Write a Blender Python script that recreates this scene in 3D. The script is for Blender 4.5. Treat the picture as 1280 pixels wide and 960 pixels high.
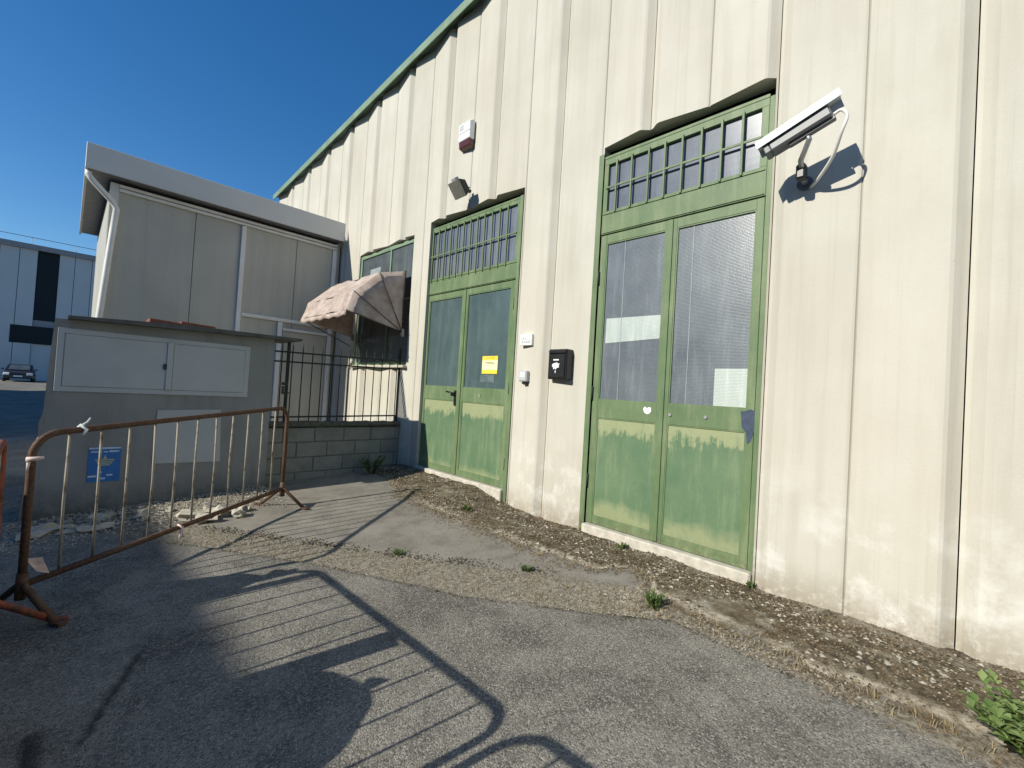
import bpy, bmesh, math, random
import numpy as np
from mathutils import Vector, Matrix, noise as mnoise

R = math.radians
rnd = random.Random(7)
for o in list(bpy.data.objects):
    bpy.data.objects.remove(o)
scene = bpy.context.scene
col = scene.collection

# ------------------------------------------------------------------ camera, sky, sun, exposure
EYE = 1.3                                   # above the pavement at the facade
cam = bpy.data.cameras.new('camera'); cam_ob = bpy.data.objects.new('camera', cam)
col.objects.link(cam_ob); scene.camera = cam_ob
cam.sensor_width = 36; cam.lens = 558.9 / 1280 * 36; cam.clip_start = .02; cam.clip_end = 2000
yaw, pitch, roll = R(44.87), R(1.137), R(3.456)
fwd = Vector((math.sin(yaw)*math.cos(pitch), math.cos(yaw)*math.cos(pitch), math.sin(pitch)))
r0 = Vector((math.cos(yaw), -math.sin(yaw), 0)); u0 = r0.cross(fwd)
rt = r0*math.cos(roll) + u0*math.sin(roll); up = u0*math.cos(roll) - r0*math.sin(roll)
M4 = Matrix((rt, up, -fwd)).transposed().to_4x4(); M4.translation = Vector((0, 0, EYE))
cam_ob.matrix_world = M4

SUN_AZ, SUN_EL = R(9), R(31)              # light travels toward +X, a little toward -Y
sdir = Vector((math.cos(SUN_EL)*math.cos(SUN_AZ), -math.cos(SUN_EL)*math.sin(SUN_AZ), -math.sin(SUN_EL)))
world = bpy.data.worlds.new('World'); scene.world = world; world.use_nodes = True
wn = world.node_tree
sky = wn.nodes.new('ShaderNodeTexSky'); sky.sky_type = 'NISHITA'; sky.sun_disc = False
sky.sun_elevation = SUN_EL; sky.sun_rotation = R(279); sky.air_density = 1.0; sky.dust_density = .15; sky.ozone_density = 3.0
hs = wn.nodes.new('ShaderNodeHueSaturation'); hs.inputs['Saturation'].default_value = 1.32; hs.inputs['Hue'].default_value = .503
wn.links.new(sky.outputs[0], hs.inputs['Color']); wn.links.new(hs.outputs[0], wn.nodes['Background'].inputs[0])
wn.nodes['Background'].inputs[1].default_value = .10
sl = bpy.data.lights.new('sun', 'SUN'); sl.energy = 4.0; sl.angle = R(.53); sl.color = (1, .95, .83)
so = bpy.data.objects.new('sun', sl); col.objects.link(so); so.rotation_euler = sdir.to_track_quat('-Z', 'Y').to_euler()
so.location = (-10, 4, 12)
scene.view_settings.view_transform = 'Standard'; scene.view_settings.look = 'None'
scene.view_settings.exposure = 0.47; scene.view_settings.gamma = 1
scene.render.engine = 'CYCLES'; scene.cycles.max_bounces = 6

# ------------------------------------------------------------------ materials
class NT:
    def __init__(s, name):
        s.m = bpy.data.materials.new(name); s.m.use_nodes = True; s.t = s.m.node_tree
        s.b = s.t.nodes['Principled BSDF']; s._pos = None
    def n(s, typ, **k):
        nd = s.t.nodes.new(typ)
        for a, v in k.items(): setattr(nd, a, v)
        return nd
    def l(s, a, b): s.t.links.new(a, b)
    def pos(s, sx=1, sy=1, sz=1, obj=False):
        if s._pos is None:
            if obj: s._pos = s.n('ShaderNodeTexCoord').outputs['Object']
            else: s._pos = s.n('ShaderNodeNewGeometry').outputs['Position']
        if (sx, sy, sz) == (1, 1, 1): return s._pos
        mp = s.n('ShaderNodeMapping'); mp.inputs['Scale'].default_value = (sx, sy, sz); s.l(s._pos, mp.inputs[0]); return mp.outputs[0]
    def noise(s, scale, detail=4, rough=.55, vec=None, dist=0):
        nd = s.n('ShaderNodeTexNoise'); nd.inputs['Scale'].default_value = scale; nd.inputs['Detail'].default_value = detail
        nd.inputs['Roughness'].default_value = rough; nd.inputs['Distortion'].default_value = dist
        s.l(vec if vec is not None else s.pos(), nd.inputs['Vector']); return nd.outputs['Fac']
    def vor(s, scale, vec=None, out='Distance'):
        nd = s.n('ShaderNodeTexVoronoi'); nd.inputs['Scale'].default_value = scale
        s.l(vec if vec is not None else s.pos(), nd.inputs['Vector']); return nd.outputs[out]
    def ramp(s, fac, *stops):
        nd = s.n('ShaderNodeValToRGB'); e = nd.color_ramp.elements
        while len(e) < len(stops): e.new(.5)
        for i, (p, c) in enumerate(stops):
            e[i].position = p; c = (c, c, c) if not isinstance(c, tuple) else c; e[i].color = (*c, 1)
        s.l(fac, nd.inputs[0]); return nd.outputs[0]
    def mix(s, fac, a, b, mode='MIX'):
        nd = s.n('ShaderNodeMix', data_type='RGBA', blend_type=mode)
        for sock, v in ((nd.inputs['Factor'], fac), (nd.inputs[6], a), (nd.inputs[7], b)):
            if hasattr(v, 'default_value') or hasattr(v, 'is_linked'): s.l(v, sock)
            elif isinstance(v, tuple): sock.default_value = (*v, 1)
            else: sock.default_value = v
        return nd.outputs[2]
    def math(s, op, a, b=0., clamp=False):
        nd = s.n('ShaderNodeMath', operation=op, use_clamp=clamp)
        for i, v in enumerate((a, b)):
            if hasattr(v, 'is_linked'): s.l(v, nd.inputs[i])
            else: nd.inputs[i].default_value = v
        return nd.outputs[0]
    def sep(s, vec):
        nd = s.n('ShaderNodeSeparateXYZ'); s.l(vec, nd.inputs[0]); return nd.outputs
    def attr(s, name):
        nd = s.n('ShaderNodeAttribute'); nd.attribute_name = name; return nd.outputs['Fac']
    def bump(s, h, strength=.3, dist=.01):
        nd = s.n('ShaderNodeBump'); nd.inputs['Strength'].default_value = strength; nd.inputs['Distance'].default_value = dist
        s.l(h, nd.inputs['Height']); s.l(nd.outputs[0], s.b.inputs['Normal'])
    def base(s, c):
        if isinstance(c, tuple): s.b.inputs['Base Color'].default_value = (*c, 1)
        else: s.l(c, s.b.inputs['Base Color'])
    def set(s, rough=.7, metal=0., spec=.5):
        s.b.inputs['Roughness'].default_value = rough; s.b.inputs['Metallic'].default_value = metal
        s.b.inputs['Specular IOR Level'].default_value = spec; return s.m

def simple(name, c, rough=.6, metal=0., var=.18, scale=9, bump=0., spec=.5, fine=0.):
    t = NT(name); f = t.noise(scale, 5)
    lo = tuple(x*(1-var) for x in c); hi = tuple(min(1, x*(1+var)) for x in c)
    cc = t.ramp(f, (.3, lo), (.7, hi))
    if fine:
        cc = t.mix(t.math('MULTIPLY', t.noise(scale*14, 3), fine), cc, tuple(x*.35 for x in c))
    t.base(cc)
    if bump: t.bump(t.noise(scale*6, 4), bump, .006)
    return t.set(rough, metal, spec)

MT = {}
def facade_mat():
    t = NT('painted_concrete_panel'); P = t.pos()
    big = t.noise(.9, 5, .6); streak = t.noise(1.0, 5, .6, t.pos(7, 7, .5)); fine = t.noise(60, 4, .6)
    c = t.mix(t.ramp(big, (.32, 0.), (.68, 1.)), (.49, .468, .395), (.575, .556, .485))
    c = t.mix(t.math('MULTIPLY', t.ramp(streak, (.47, 0.), (.72, 1.)), .5), c, (.42, .395, .315))
    st2 = t.noise(1.0, 6, .7, t.pos(24, 24, .28)); c = t.mix(t.math('MULTIPLY', t.ramp(st2, (.56, 0.), (.74, 1.)), .34), c, (.30, .275, .21))
    pk = t.noise(.55, 4, .6); c = t.mix(t.math('MULTIPLY', t.ramp(pk, (.45, 0.), (.7, 1.)), .4), c, (.52, .465, .385))
    c = t.mix(t.math('MULTIPLY', t.ramp(fine, (.45, 0.), (.8, 1.)), .18), c, (.45, .42, .35))
    # damp salt bloom and spalled base
    z = t.sep(P)[2]
    low = t.math('SUBTRACT', 1.0, t.math('MULTIPLY', t.math('ADD', z, .1), .9), True)
    bloom = t.math('MULTIPLY', low, t.ramp(t.noise(3.2, 6, .65), (.5, 0.), (.62, 1.)))
    c = t.mix(t.math('MULTIPLY', bloom, .75), c, (.74, .73, .69))
    base = t.math('SUBTRACT', 1.0, t.math('MULTIPLY', t.math('ADD', z, .12), 3.2), True)
    dirt = t.math('MULTIPLY', base, t.ramp(t.noise(14, 6, .7), (.33, 0.), (.52, 1.)))
    c = t.mix(t.math('MULTIPLY', dirt, .85), c, (.27, .22, .155))
    sp = t.vor(5.5); spots = t.ramp(sp, (.0, 1.), (.035, 0.))
    c = t.mix(t.math('MULTIPLY', spots, .6), c, (.16, .14, .11))
    t.base(c); t.bump(t.math('ADD', fine, t.math('MULTIPLY', dirt, -2)), .22, .006)
    return t.set(.85, 0, .25)
MT['facade'] = facade_mat()

def green_mat(name, panel=False, z0=.05, z1=1.12):
    t = NT(name); P = t.pos()
    big = t.noise(3.0, 5, .6); fine = t.noise(45, 4, .6)
    c = t.mix(t.ramp(big, (.3, 0.), (.7, 1.)), (.095, .155, .07), (.155, .215, .105))
    if panel:
        c = t.mix(t.ramp(big, (.3, 0.), (.7, 1.)), (.085, .16, .085), (.135, .21, .115))
        z = t.sep(P)[2]
        drip = t.noise(1, 6, .75, t.pos(13, 13, 1.6), .4); soft = t.noise(3.1, 5, .65)
        # chalked paint at the head of the panel, running down in drips
        a = t.math('SUBTRACT', t.math('MULTIPLY', t.math('SUBTRACT', z, z1 - .60), 2.5), t.math('MULTIPLY', t.math('ADD', drip, t.math('MULTIPLY', soft, 1.3)), .95))
        a = t.ramp(t.math('ADD', a, .5), (.46, 0.), (.58, 1.))
        c = t.mix(t.math('MULTIPLY', a, .8), c, (.335, .36, .195))
        # splash-faded foot
        b = t.math('SUBTRACT', t.math('MULTIPLY', t.math('SUBTRACT', z0 + .30, z), 4.), t.math('MULTIPLY', t.math('SUBTRACT', soft, .5), 1.6))
        b = t.ramp(b, (.25, 0.), (.75, 1.))
        c = t.mix(t.math('MULTIPLY', b, .72), c, (.31, .33, .175))
        sc = t.ramp(t.noise(1.5, 6, .75, t.pos(5, 5, 22)), (.70, 0.), (.76, 1.))
        c = t.mix(t.math('MULTIPLY', sc, .6), c, (.055, .12, .085))
    c = t.mix(t.math('MULTIPLY', t.ramp(t.noise(1.2, 5, .6, t.pos(11, 11, 1.3)), (.5, 0.), (.72, 1.)), .38), c, (.30, .33, .19))
    c = t.mix(t.math('MULTIPLY', t.ramp(fine, (.55, 0.), (.8, 1.)), .3), c, (.05, .08, .045))
    zz = t.sep(P)[2]; ft = t.math('SUBTRACT', 1.0, t.math('MULTIPLY', t.math('ADD', zz, .05), 5.), True)
    c = t.mix(t.math('MULTIPLY', ft, t.ramp(t.noise(26, 6, .75), (.42, 0.), (.6, .9))), c, (.11, .065, .035))
    chips = t.ramp(t.noise(34, 6, .8), (.66, 0.), (.70, 1.)); c = t.mix(t.math('MULTIPLY', chips, .6), c, (.10, .075, .05))
    c = t.mix(t.math('MULTIPLY', t.ramp(t.noise(7, 5, .7, t.pos(1, 1, .35)), (.55, 0.), (.72, 1.)), .35), c, (.07, .13, .085))
    t.base(c); t.bump(t.math('SUBTRACT', t.noise(18, 3), chips), .08, .01)
    return t.set(.55, 0, .4)
MT['green'] = green_mat('green_door_paint'); MT['green_panel'] = green_mat('green_panel_paint', True)
MT['green_trim'] = simple('green_roof_trim', (.17, .25, .16), .6, var=.2, scale=3)

def glass_mat(name, c0, c1, rough=.28, ribs=True):
    t = NT(name); f = t.noise(2.2, 4); st = t.noise(1.5, 6, .7, t.pos(6, 6, .8), .3); fine = t.noise(120, 3)
    c = t.mix(t.ramp(f, (.3, 0.), (.7, 1.)), c0, c1)
    c = t.mix(t.math('MULTIPLY', t.ramp(st, (.5, 0.), (.75, 1.)), .28), c, tuple(min(1, x*2.2+.02) for x in c1))
    c = t.mix(t.math('MULTIPLY', t.ramp(fine, (.5, 0.), (.75, 1.)), .25), c, tuple(min(1, x*2.) for x in c1))
    t.base(c)
    w = t.n('ShaderNodeTexWave'); w.bands_direction = 'Z'; w.inputs['Scale'].default_value = 26 if ribs else 5; w.inputs['Distortion'].default_value = .6
    t.l(t.pos(), w.inputs['Vector'])
    t.bump(t.math('ADD', w.outputs['Fac'], t.math('MULTIPLY', fine, 1.2)), .25 if ribs else .04, .002)
    return t.set(rough, 0, .6)
MT['frosted'] = glass_mat('frosted_wired_glass', (.10, .118, .135), (.155, .178, .195))
MT['frosted_teal'] = glass_mat('frosted_teal_glass', (.055, .088, .092), (.085, .125, .125))
MT['transom_glass'] = glass_mat('transom_glass', (.11, .125, .15), (.17, .185, .215), .2, False)
MT['clear_dark'] = glass_mat('dark_window_glass', (.05, .062, .07), (.10, .12, .13), .08, False)

def asphalt_mat():
    t = NT('worn_asphalt'); P = t.pos()
    big = t.noise(.7, 6, .62); mid = t.noise(6, 5, .6); fine = t.noise(190, 3, .6)
    agg = t.vor(150, out='Color'); ag = t.sep(agg)[0]
    c = t.mix(t.ramp(big, (.3, 0.), (.7, 1.)), (.165, .153, .128), (.29, .272, .232))
    c = t.mix(t.math('MULTIPLY', t.ramp(mid, (.5, 0.), (.72, 1.)), .35), c, (.105, .103, .098))
    c = t.mix(t.math('MULTIPLY', t.ramp(t.noise(1.9, 6, .7, None, .6), (.46, 0.), (.62, 1.)), .72), c, (.092, .085, .072))
    c = t.mix(t.math('MULTIPLY', t.ramp(t.noise(3.3, 5, .7), (.56, 0.), (.72, 1.)), .45), c, (.36, .335, .285))
    c = t.mix(t.ramp(ag, (.66, 0.), (1., .7)), c, (.42, .395, .345))
    c = t.mix(t.ramp(ag, (.02, .75), (.30, 0.)), c, (.06, .056, .05))
    c = t.mix(t.math('MULTIPLY', t.ramp(fine, (.4, 0.), (.7, 1.)), .35), c, (.09, .088, .083))
    # older panel beyond the joint: browner, smoother
    old = t.attr('old'); oc = t.mix(t.ramp(t.noise(1.6, 6), (.3, 0.), (.7, 1.)), (.19, .174, .146), (.285, .262, .222))
    oc = t.mix(t.ramp(ag, (.55, 0.), (1., .5)), oc, (.36, .33, .28))
    oc = t.mix(t.math('MULTIPLY', t.ramp(mid, (.45, 0.), (.7, 1.)), .5), oc, (.115, .105, .09))
    c = t.mix(old, c, oc)
    # crumbled joint full of grit
    j = t.attr('joint'); jn = t.noise(38, 5, .7)
    jc = t.mix(t.ramp(jn, (.35, 0.), (.65, 1.)), (.11, .094, .068), (.345, .31, .245))
    c = t.mix(j, c, jc)
    stn = t.attr('stain'); c = t.mix(t.math('MULTIPLY', stn, .85), c, (.035, .034, .033))
    t.base(c)
    h = t.math('ADD', t.math('MULTIPLY', t.vor(150), -1.), t.math('MULTIPLY', fine, .6))
    h = t.math('ADD', h, t.math('MULTIPLY', t.math('MULTIPLY', j, jn), 3.))
    t.bump(h, .55, .006)
    return t.set(.95, 0, .06)
MT['asphalt'] = asphalt_mat()

def litter_mat():
    t = NT('mossy_broken_pavement'); P = t.pos()
    big = t.noise(2.2, 6, .65); mid = t.noise(16, 6, .7); fine = t.noise(90, 4, .7)
    c = t.mix(t.ramp(mid, (.36, 0.), (.64, 1.)), (.085, .062, .036), (.225, .18, .115))
    c = t.mix(t.math('MULTIPLY', t.ramp(big, (.5, 0.), (.66, 1.)), .75), c, (.33, .29, .22))
    c = t.mix(t.math('MULTIPLY', t.ramp(t.noise(5.5, 6, .7), (.52, 0.), (.62, 1.)), .8), c, (.40, .36, .285))
    c = t.mix(t.math('MULTIPLY', t.ramp(t.noise(4.1, 6, .75, None, .5), (.53, 0.), (.63, 1.)), .8), c, (.055, .045, .028))
    c = t.mix(t.math('MULTIPLY', t.ramp(fine, (.42, 0.), (.7, 1.)), .55), c, (.05, .038, .022))
    e = t.attr('edge'); en = t.noise(20, 5, .7)
    c = t.mix(t.math('MULTIPLY', e, t.ramp(en, (.38, .15), (.6, 1.))), c, (.47, .42, .33))
    t.base(c); t.bump(t.math('ADD', mid, fine), .8, .012)
    return t.set(.95, 0, .15)
MT['litter'] = litter_mat()

def plaster_mat():
    t = NT('grey_render'); big = t.noise(1.6, 6, .6); fine = t.noise(50, 4, .6)
    c = t.mix(t.ramp(big, (.3, 0.), (.7, 1.)), (.25, .247, .23), (.325, .32, .30))
    c = t.mix(t.math('MULTIPLY', t.ramp(t.noise(1.4, 5, .65, t.pos(8, 8, .7)), (.5, 0.), (.74, 1.)), .4), c, (.17, .16, .135))
    c = t.mix(t.math('MULTIPLY', t.ramp(fine, (.5, 0.), (.8, 1.)), .25), c, (.15, .145, .13))
    z = t.sep(t.pos())[2]; low = t.math('SUBTRACT', 1., t.math('MULTIPLY', t.math('ADD', z, .2), 2.6), True)
    c = t.mix(t.math('MULTIPLY', low, t.ramp(t.noise(7, 5, .7), (.3, .2), (.6, 1.))), c, (.095, .095, .08))
    t.base(c); t.bump(fine, .35, .006); return t.set(.92, 0, .2)
MT['plaster'] = plaster_mat()

def rust_mat(name, paint, rust_amt=.55):
    t = NT(name); f = t.noise(9, 6, .7); g = t.noise(60, 4, .6)
    rc = t.mix(t.ramp(g, (.35, 0.), (.65, 1.)), (.055, .026, .015), (.13, .065, .035))
    c = t.mix(t.ramp(f, (rust_amt-.08, 0.), (rust_amt+.08, 1.)), rc, paint)
    t.base(c); t.bump(g, .25, .003); return t.set(.7, .1, .4)
MT['rust'] = rust_mat('rusty_tube', (.11, .068, .042), .56)
MT['galv'] = rust_mat('rust_spotted_galvanised', (.33, .30, .24), .42)
MT['red_rust'] = rust_mat('rusty_red_tube', (.28, .07, .04), .5)
MT['fence'] = rust_mat('dark_iron', (.022, .032, .027), .34)
def cabin_mat():
    t = NT('grey_insulated_panel'); c = t.mix(t.ramp(t.noise(1.1, 5), (.3, 0.), (.7, 1.)), (.42, .41, .355), (.51, .495, .43))
    c = t.mix(t.math('MULTIPLY', t.ramp(t.noise(1, 6, .65, t.pos(9, 9, .35)), (.48, 0.), (.72, 1.)), .45), c, (.32, .305, .25))
    c = t.mix(t.math('MULTIPLY', t.ramp(t.noise(1, 5, .6, t.pos(3, 3, .5)), (.5, 0.), (.7, 1.)), .4), c, (.49, .475, .415))
    t.base(c); t.bump(t.noise(2.5, 3), .05, .02); return t.set(.5, 0, .4)
MT['cabin'] = cabin_mat()
MT['cabin_fascia'] = simple('grey_fascia_sheet', (.60, .60, .57), .45, var=.06, scale=1.2)
MT['white_metal'] = simple('off_white_metal', (.80, .79, .75), .45, var=.07, scale=5, fine=.2)
MT['grey_metal'] = simple('light_grey_metal', (.47, .485, .48), .5, var=.07, scale=3, fine=.15)
MT['dark'] = simple('dark_interior', (.02, .022, .024), .8)
MT['black'] = simple('black_plastic', (.014, .014, .015), .38, var=.3)
MT['white'] = simple('white_plastic', (.78, .79, .78), .4, var=.04)
MT['paper'] = simple('white_paper', (.70, .75, .70), .7, var=.05, scale=6)
MT['paper_glass'] = glass_mat('paper_behind_frosted_glass', (.37, .43, .40), (.44, .49, .45), .4)
MT['cord'] = simple('grey_cord', (.26, .29, .30), .6)
MT['far_glass'] = simple('far_dark_glass', (.010, .017, .022), .5, spec=.2)
MT['moss'] = simple('dark_moss', (.05, .043, .025), .95, var=.5, scale=50)
MT['red_plastic'] = simple('red_lens', (.09, .022, .014), .25, var=.2)
MT['block'] = simple('concrete_block', (.285, .275, .235), .95, var=.22, scale=5, bump=.7, fine=.5)
MT['mortar'] = simple('mortar', (.17, .16, .135), .95, var=.2, scale=12, bump=.5)
MT['coping'] = simple('mossy_coping', (.115, .115, .085), .95, var=.45, scale=18, bump=1., fine=.6)
MT['slab'] = simple('dark_roof_slab', (.11, .105, .095), .9, var=.3, scale=8, bump=.5)
MT['terracotta'] = simple('terracotta', (.22, .085, .06), .85, var=.25, scale=14, bump=.3, fine=.4)
MT['sill'] = simple('cracked_concrete_sill', (.60, .56, .47), .9, var=.22, scale=14, bump=.6, fine=.5)
MT['wire'] = simple('wire', (.03, .03, .033), .6)
MT['yellow'] = simple('yellow_paper', (.86, .62, .05), .7, var=.06)
MT['cream_paper'] = simple('cream_paper', (.85, .78, .45), .7, var=.05)
MT['blue_print'] = simple('blue_print', (.035, .17, .46), .6, var=.12, scale=12)
MT['ink'] = simple('ink', (.05, .05, .05), .7); MT['white_ink'] = simple('white_ink', (.62, .68, .74), .7)
MT['yellow_ink'] = simple('yellow_ink', (.60, .58, .22), .7); MT['gold_ink'] = simple('gold_ink', (.42, .33, .06), .7)
MT['navy'] = simple('navy_peeled_patch', (.035, .055, .10), .6, var=.3, scale=20)
MT['far_panel'] = simple('far_grey_panel', (.47, .49, .50), .8, var=.05, scale=.6)
MT['far_roof'] = simple('far_roof_edge', (.24, .245, .26), .7)
MT['west'] = simple('west_wall', (.42, .40, .36), .85, var=.1, scale=.5)
MT['car'] = simple('dark_blue_car_paint', (.018, .022, .035), .22, var=.1); MT['tyre'] = simple('tyre', (.015, .015, .015), .9)
MT['lens'] = simple('headlight_lens', (.65, .68, .70), .12, var=.05)
MT['alu'] = simple('cast_aluminium', (.40, .41, .42), .4, .6, var=.1)
MT['camera_grey'] = simple('camera_housing', (.13, .14, .15), .45, 0., var=.12, scale=20)
MT['stone'] = simple('pale_rubble', (.46, .42, .34), .95, var=.3, scale=14, bump=.8, fine=.35)
MT['grit'] = simple('grit', (.30, .265, .205), .95, var=.5, scale=35)
MT['flake'] = simple('dry_leaf_flake', (.15, .105, .058), .9, var=.6, scale=40)
MT['straw'] = simple('dry_grass', (.27, .215, .12), .9, var=.35, scale=30)
MT['sack'] = simple('black_polythene', (.012, .012, .013), .3, var=.3, bump=.6)
MT['wood'] = simple('weathered_board', (.22, .165, .10), .85, var=.3, scale=12, bump=.3)
MT['tape'] = simple('faded_barrier_tape', (.72, .56, .50), .6, var=.25, scale=30)

def fabric_mat():
    t = NT('faded_awning_fabric'); f = t.noise(5, 6, .65); s = t.noise(2.4, 5, .6, t.pos(3, 3, 9)); w = t.noise(140, 2)
    c = t.mix(t.ramp(f, (.38, 0.), (.62, 1.)), (.42, .335, .29), (.60, .51, .455))
    c = t.mix(t.math('MULTIPLY', t.ramp(s, (.53, 0.), (.7, 1.)), .5), c, (.28, .215, .185))
    t.base(c); t.bump(t.math('ADD', t.noise(11, 3), t.math('MULTIPLY', w, .2)), .35, .012)
    tr = t.n('ShaderNodeBsdfTranslucent'); t.l(c, tr.inputs[0]); mx = t.n('ShaderNodeMixShader'); mx.inputs[0].default_value = .16
    t.l(t.b.outputs[0], mx.inputs[1]); t.l(tr.outputs[0], mx.inputs[2]); t.l(mx.outputs[0], t.t.nodes['Material Output'].inputs[0])
    return t.set(.9, 0, .1)
MT['fabric'] = fabric_mat()

def leaf_mat(name, c, c2):
    t = NT(name); oi = t.n('ShaderNodeAttribute'); oi.attribute_name = 'tint'
    cc = t.mix(oi.outputs['Fac'], c, c2); cc = t.mix(t.math('MULTIPLY', t.noise(60, 3), .3), cc, tuple(x*.5 for x in c))
    t.base(cc); tr = t.n('ShaderNodeBsdfTranslucent'); t.l(cc, tr.inputs[0]); mx = t.n('ShaderNodeMixShader'); mx.inputs[0].default_value = .28
    t.l(t.b.outputs[0], mx.inputs[1]); t.l(tr.outputs[0], mx.inputs[2]); t.l(mx.outputs[0], t.t.nodes['Material Output'].inputs[0])
    return t.set(.55, 0, .4)
MT['leaf'] = leaf_mat('broad_leaf', (.105, .19, .045), (.30, .37, .13)); MT['weed'] = leaf_mat('weed_leaf', (.06, .12, .025), (.15, .20, .06))

# ------------------------------------------------------------------ mesh helpers (world coordinates in, local to the thing's base out)
class MB:
    def __init__(s): s.v = []; s.f = []; s.sm = []
    def add(s, vs, fs, smooth=False):
        k = len(s.v); s.v += [tuple(p) for p in vs]; s.f += [tuple(i+k for i in f) for f in fs]; s.sm += [smooth]*len(fs); return s
    def box(s, x0, x1, y0, y1, z0, z1):
        return s.add([(x0,y0,z0),(x1,y0,z0),(x1,y1,z0),(x0,y1,z0),(x0,y0,z1),(x1,y0,z1),(x1,y1,z1),(x0,y1,z1)],
                     [(0,3,2,1),(4,5,6,7),(0,1,5,4),(1,2,6,5),(2,3,7,6),(3,0,4,7)])
    def obox(s, c, ax, ay, az):
        c = Vector(c); ax, ay, az = Vector(ax), Vector(ay), Vector(az)
        return s.add([c+ax*i+ay*j+az*k for k in (-1,1) for i, j in ((-1,-1),(1,-1),(1,1),(-1,1))],
                     [(0,3,2,1),(4,5,6,7),(0,1,5,4),(1,2,6,5),(2,3,7,6),(3,0,4,7)])
    def bar(s, a, b, w, h, upv=(0,0,1)):
        a, b = Vector(a), Vector(b); d = (b-a).normalized(); u = Vector(upv)
        if abs(d.dot(u)) > .98: u = Vector((1,0,0))
        x = d.cross(u).normalized(); y = x.cross(d)
        return s.obox((a+b)/2, x*w/2, y*h/2, (b-a)/2)
    def tube(s, pts, r, n=8, cap=True):
        pts = [Vector(p) for p in pts]; vs = []; fs = []; prev = None
        rr = r if isinstance(r, (list, tuple)) else [r]*len(pts)
        for i, p in enumerate(pts):
            d = ((pts[i+1]-p) if i == 0 else (p-pts[i-1]) if i == len(pts)-1 else (pts[i+1]-pts[i-1])).normalized()
            if prev is None:
                x = d.orthogonal().normalized()
            else:
                x = (prev - d*prev.dot(d)).normalized()
            prev = x; y = d.cross(x)
            vs += [p + (x*math.cos(2*math.pi*k/n) + y*math.sin(2*math.pi*k/n))*rr[i] for k in range(n)]
        for i in range(len(pts)-1):
            for k in range(n):
                fs.append((i*n+k, i*n+(k+1) % n, (i+1)*n+(k+1) % n, (i+1)*n+k))
        s.add(vs, fs, True)
        if cap:
            k0 = len(s.v)-len(vs); s.f += [tuple(k0+i for i in reversed(range(n))), tuple(k0+len(vs)-n+i for i in range(n))]; s.sm += [False]*2
        return s
    def prism(s, poly, vec):
        n = len(poly); poly = [Vector(p) for p in poly]; vec = Vector(vec)
        return s.add(poly+[p+vec for p in poly], [tuple(reversed(range(n))), tuple(range(n, 2*n))]+[(i, (i+1) % n, n+(i+1) % n, n+i) for i in range(n)])
    def grid(s, rows, smooth=True, flip=False):
        n = len(rows[0]); vs = [p for r in rows for p in r]; fs = []
        for i in range(len(rows)-1):
            for j in range(n-1):
                q = (i*n+j, i*n+j+1, (i+1)*n+j+1, (i+1)*n+j); fs.append(q[::-1] if flip else q)
        return s.add(vs, fs, smooth)
    def build(s, name, mat, parent=None, bevel=0., origin=None, fix=False, weld=0.):
        me = bpy.data.meshes.new(name)
        root = parent
        while root is not None and root.parent is not None: root = root.parent
        o0 = Vector(root['_o']) if root is not None else Vector(origin or (0,0,0))
        me.from_pydata([tuple(Vector(p)-o0) for p in s.v], [], s.f)
        me.polygons.foreach_set('use_smooth', s.sm)
        if bevel or fix or weld:
            bm = bmesh.new(); bm.from_mesh(me)
            if weld: bmesh.ops.remove_doubles(bm, verts=bm.verts, dist=weld)
            if fix: bmesh.ops.recalc_face_normals(bm, faces=bm.faces)
            if bevel:
                ed = [e for e in bm.edges if len(e.link_faces) == 2 and e.calc_face_angle(0) > .5]
                bmesh.ops.bevel(bm, geom=ed, offset=bevel, segments=1, affect='EDGES', clamp_overlap=True)
            bm.to_mesh(me); bm.free()
        me.materials.append(MT[mat] if isinstance(mat, str) else mat)
        ob = bpy.data.objects.new(name, me); col.objects.link(ob)
        if parent is not None: ob.parent = parent
        else: ob.location = o0; ob['_o'] = tuple(o0)
        return ob

def thing(name, label, cat, loc=(0,0,0), group=None):
    o = bpy.data.objects.new(name, None); o.empty_display_size = .1; col.objects.link(o); o.location = loc; o['_o'] = tuple(loc)
    o['label'] = label; o['category'] = cat
    if group: o['group'] = group
    return o
def tag(o, label=None, cat=None, group=None, kind=None):
    for k, v in (('label', label), ('category', cat), ('group', group), ('kind', kind)):
        if v: o[k] = v
    return o
def fbm(x, y, s=1., o=4, seed=0.):
    a = 0; amp = 1; t = 0
    for i in range(o):
        a += amp*mnoise.noise(Vector((x*s+seed, y*s-seed, seed*.7))); t += amp; amp *= .5; s *= 2.03
    return a/t

# ------------------------------------------------------------------ ground
def gz(x, y=0):
    return .06*(max(-1.5, min(x, 2.9))-2.9) + (.0 if x < 2.9 else 0)
def seg_side(poly, x, y):
    """signed distance to a polyline (positive on its +X side)"""
    best = 1e9; sg = 1
    for (ax, ay), (bx, by) in zip(poly, poly[1:]):
        dx, dy = bx-ax, by-ay; t = max(0, min(1, ((x-ax)*dx+(y-ay)*dy)/(dx*dx+dy*dy)))
        px, py = ax+dx*t-x, ay+dy*t-y; d = math.hypot(px, py)
        if d < best: best = d; sg = 1 if (dx*(y-ay)-dy*(x-ax)) > 0 else -1
    return best*sg
L1 = [(-.6, 6.6), (.82, 4.48), (1.44, 3.39), (1.95, 2.25), (2.5, 1.42), (2.66, 1.2), (2.60, .2), (2.5, -1.5)]
L2 = [(-.2, 7.2), (1.1, 4.75), (1.70, 3.72), (2.15, 2.95), (2.69, 2.08), (2.9, 1.65), (2.85, 1.2), (2.75, .3), (2.65, -1.5)]
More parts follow.
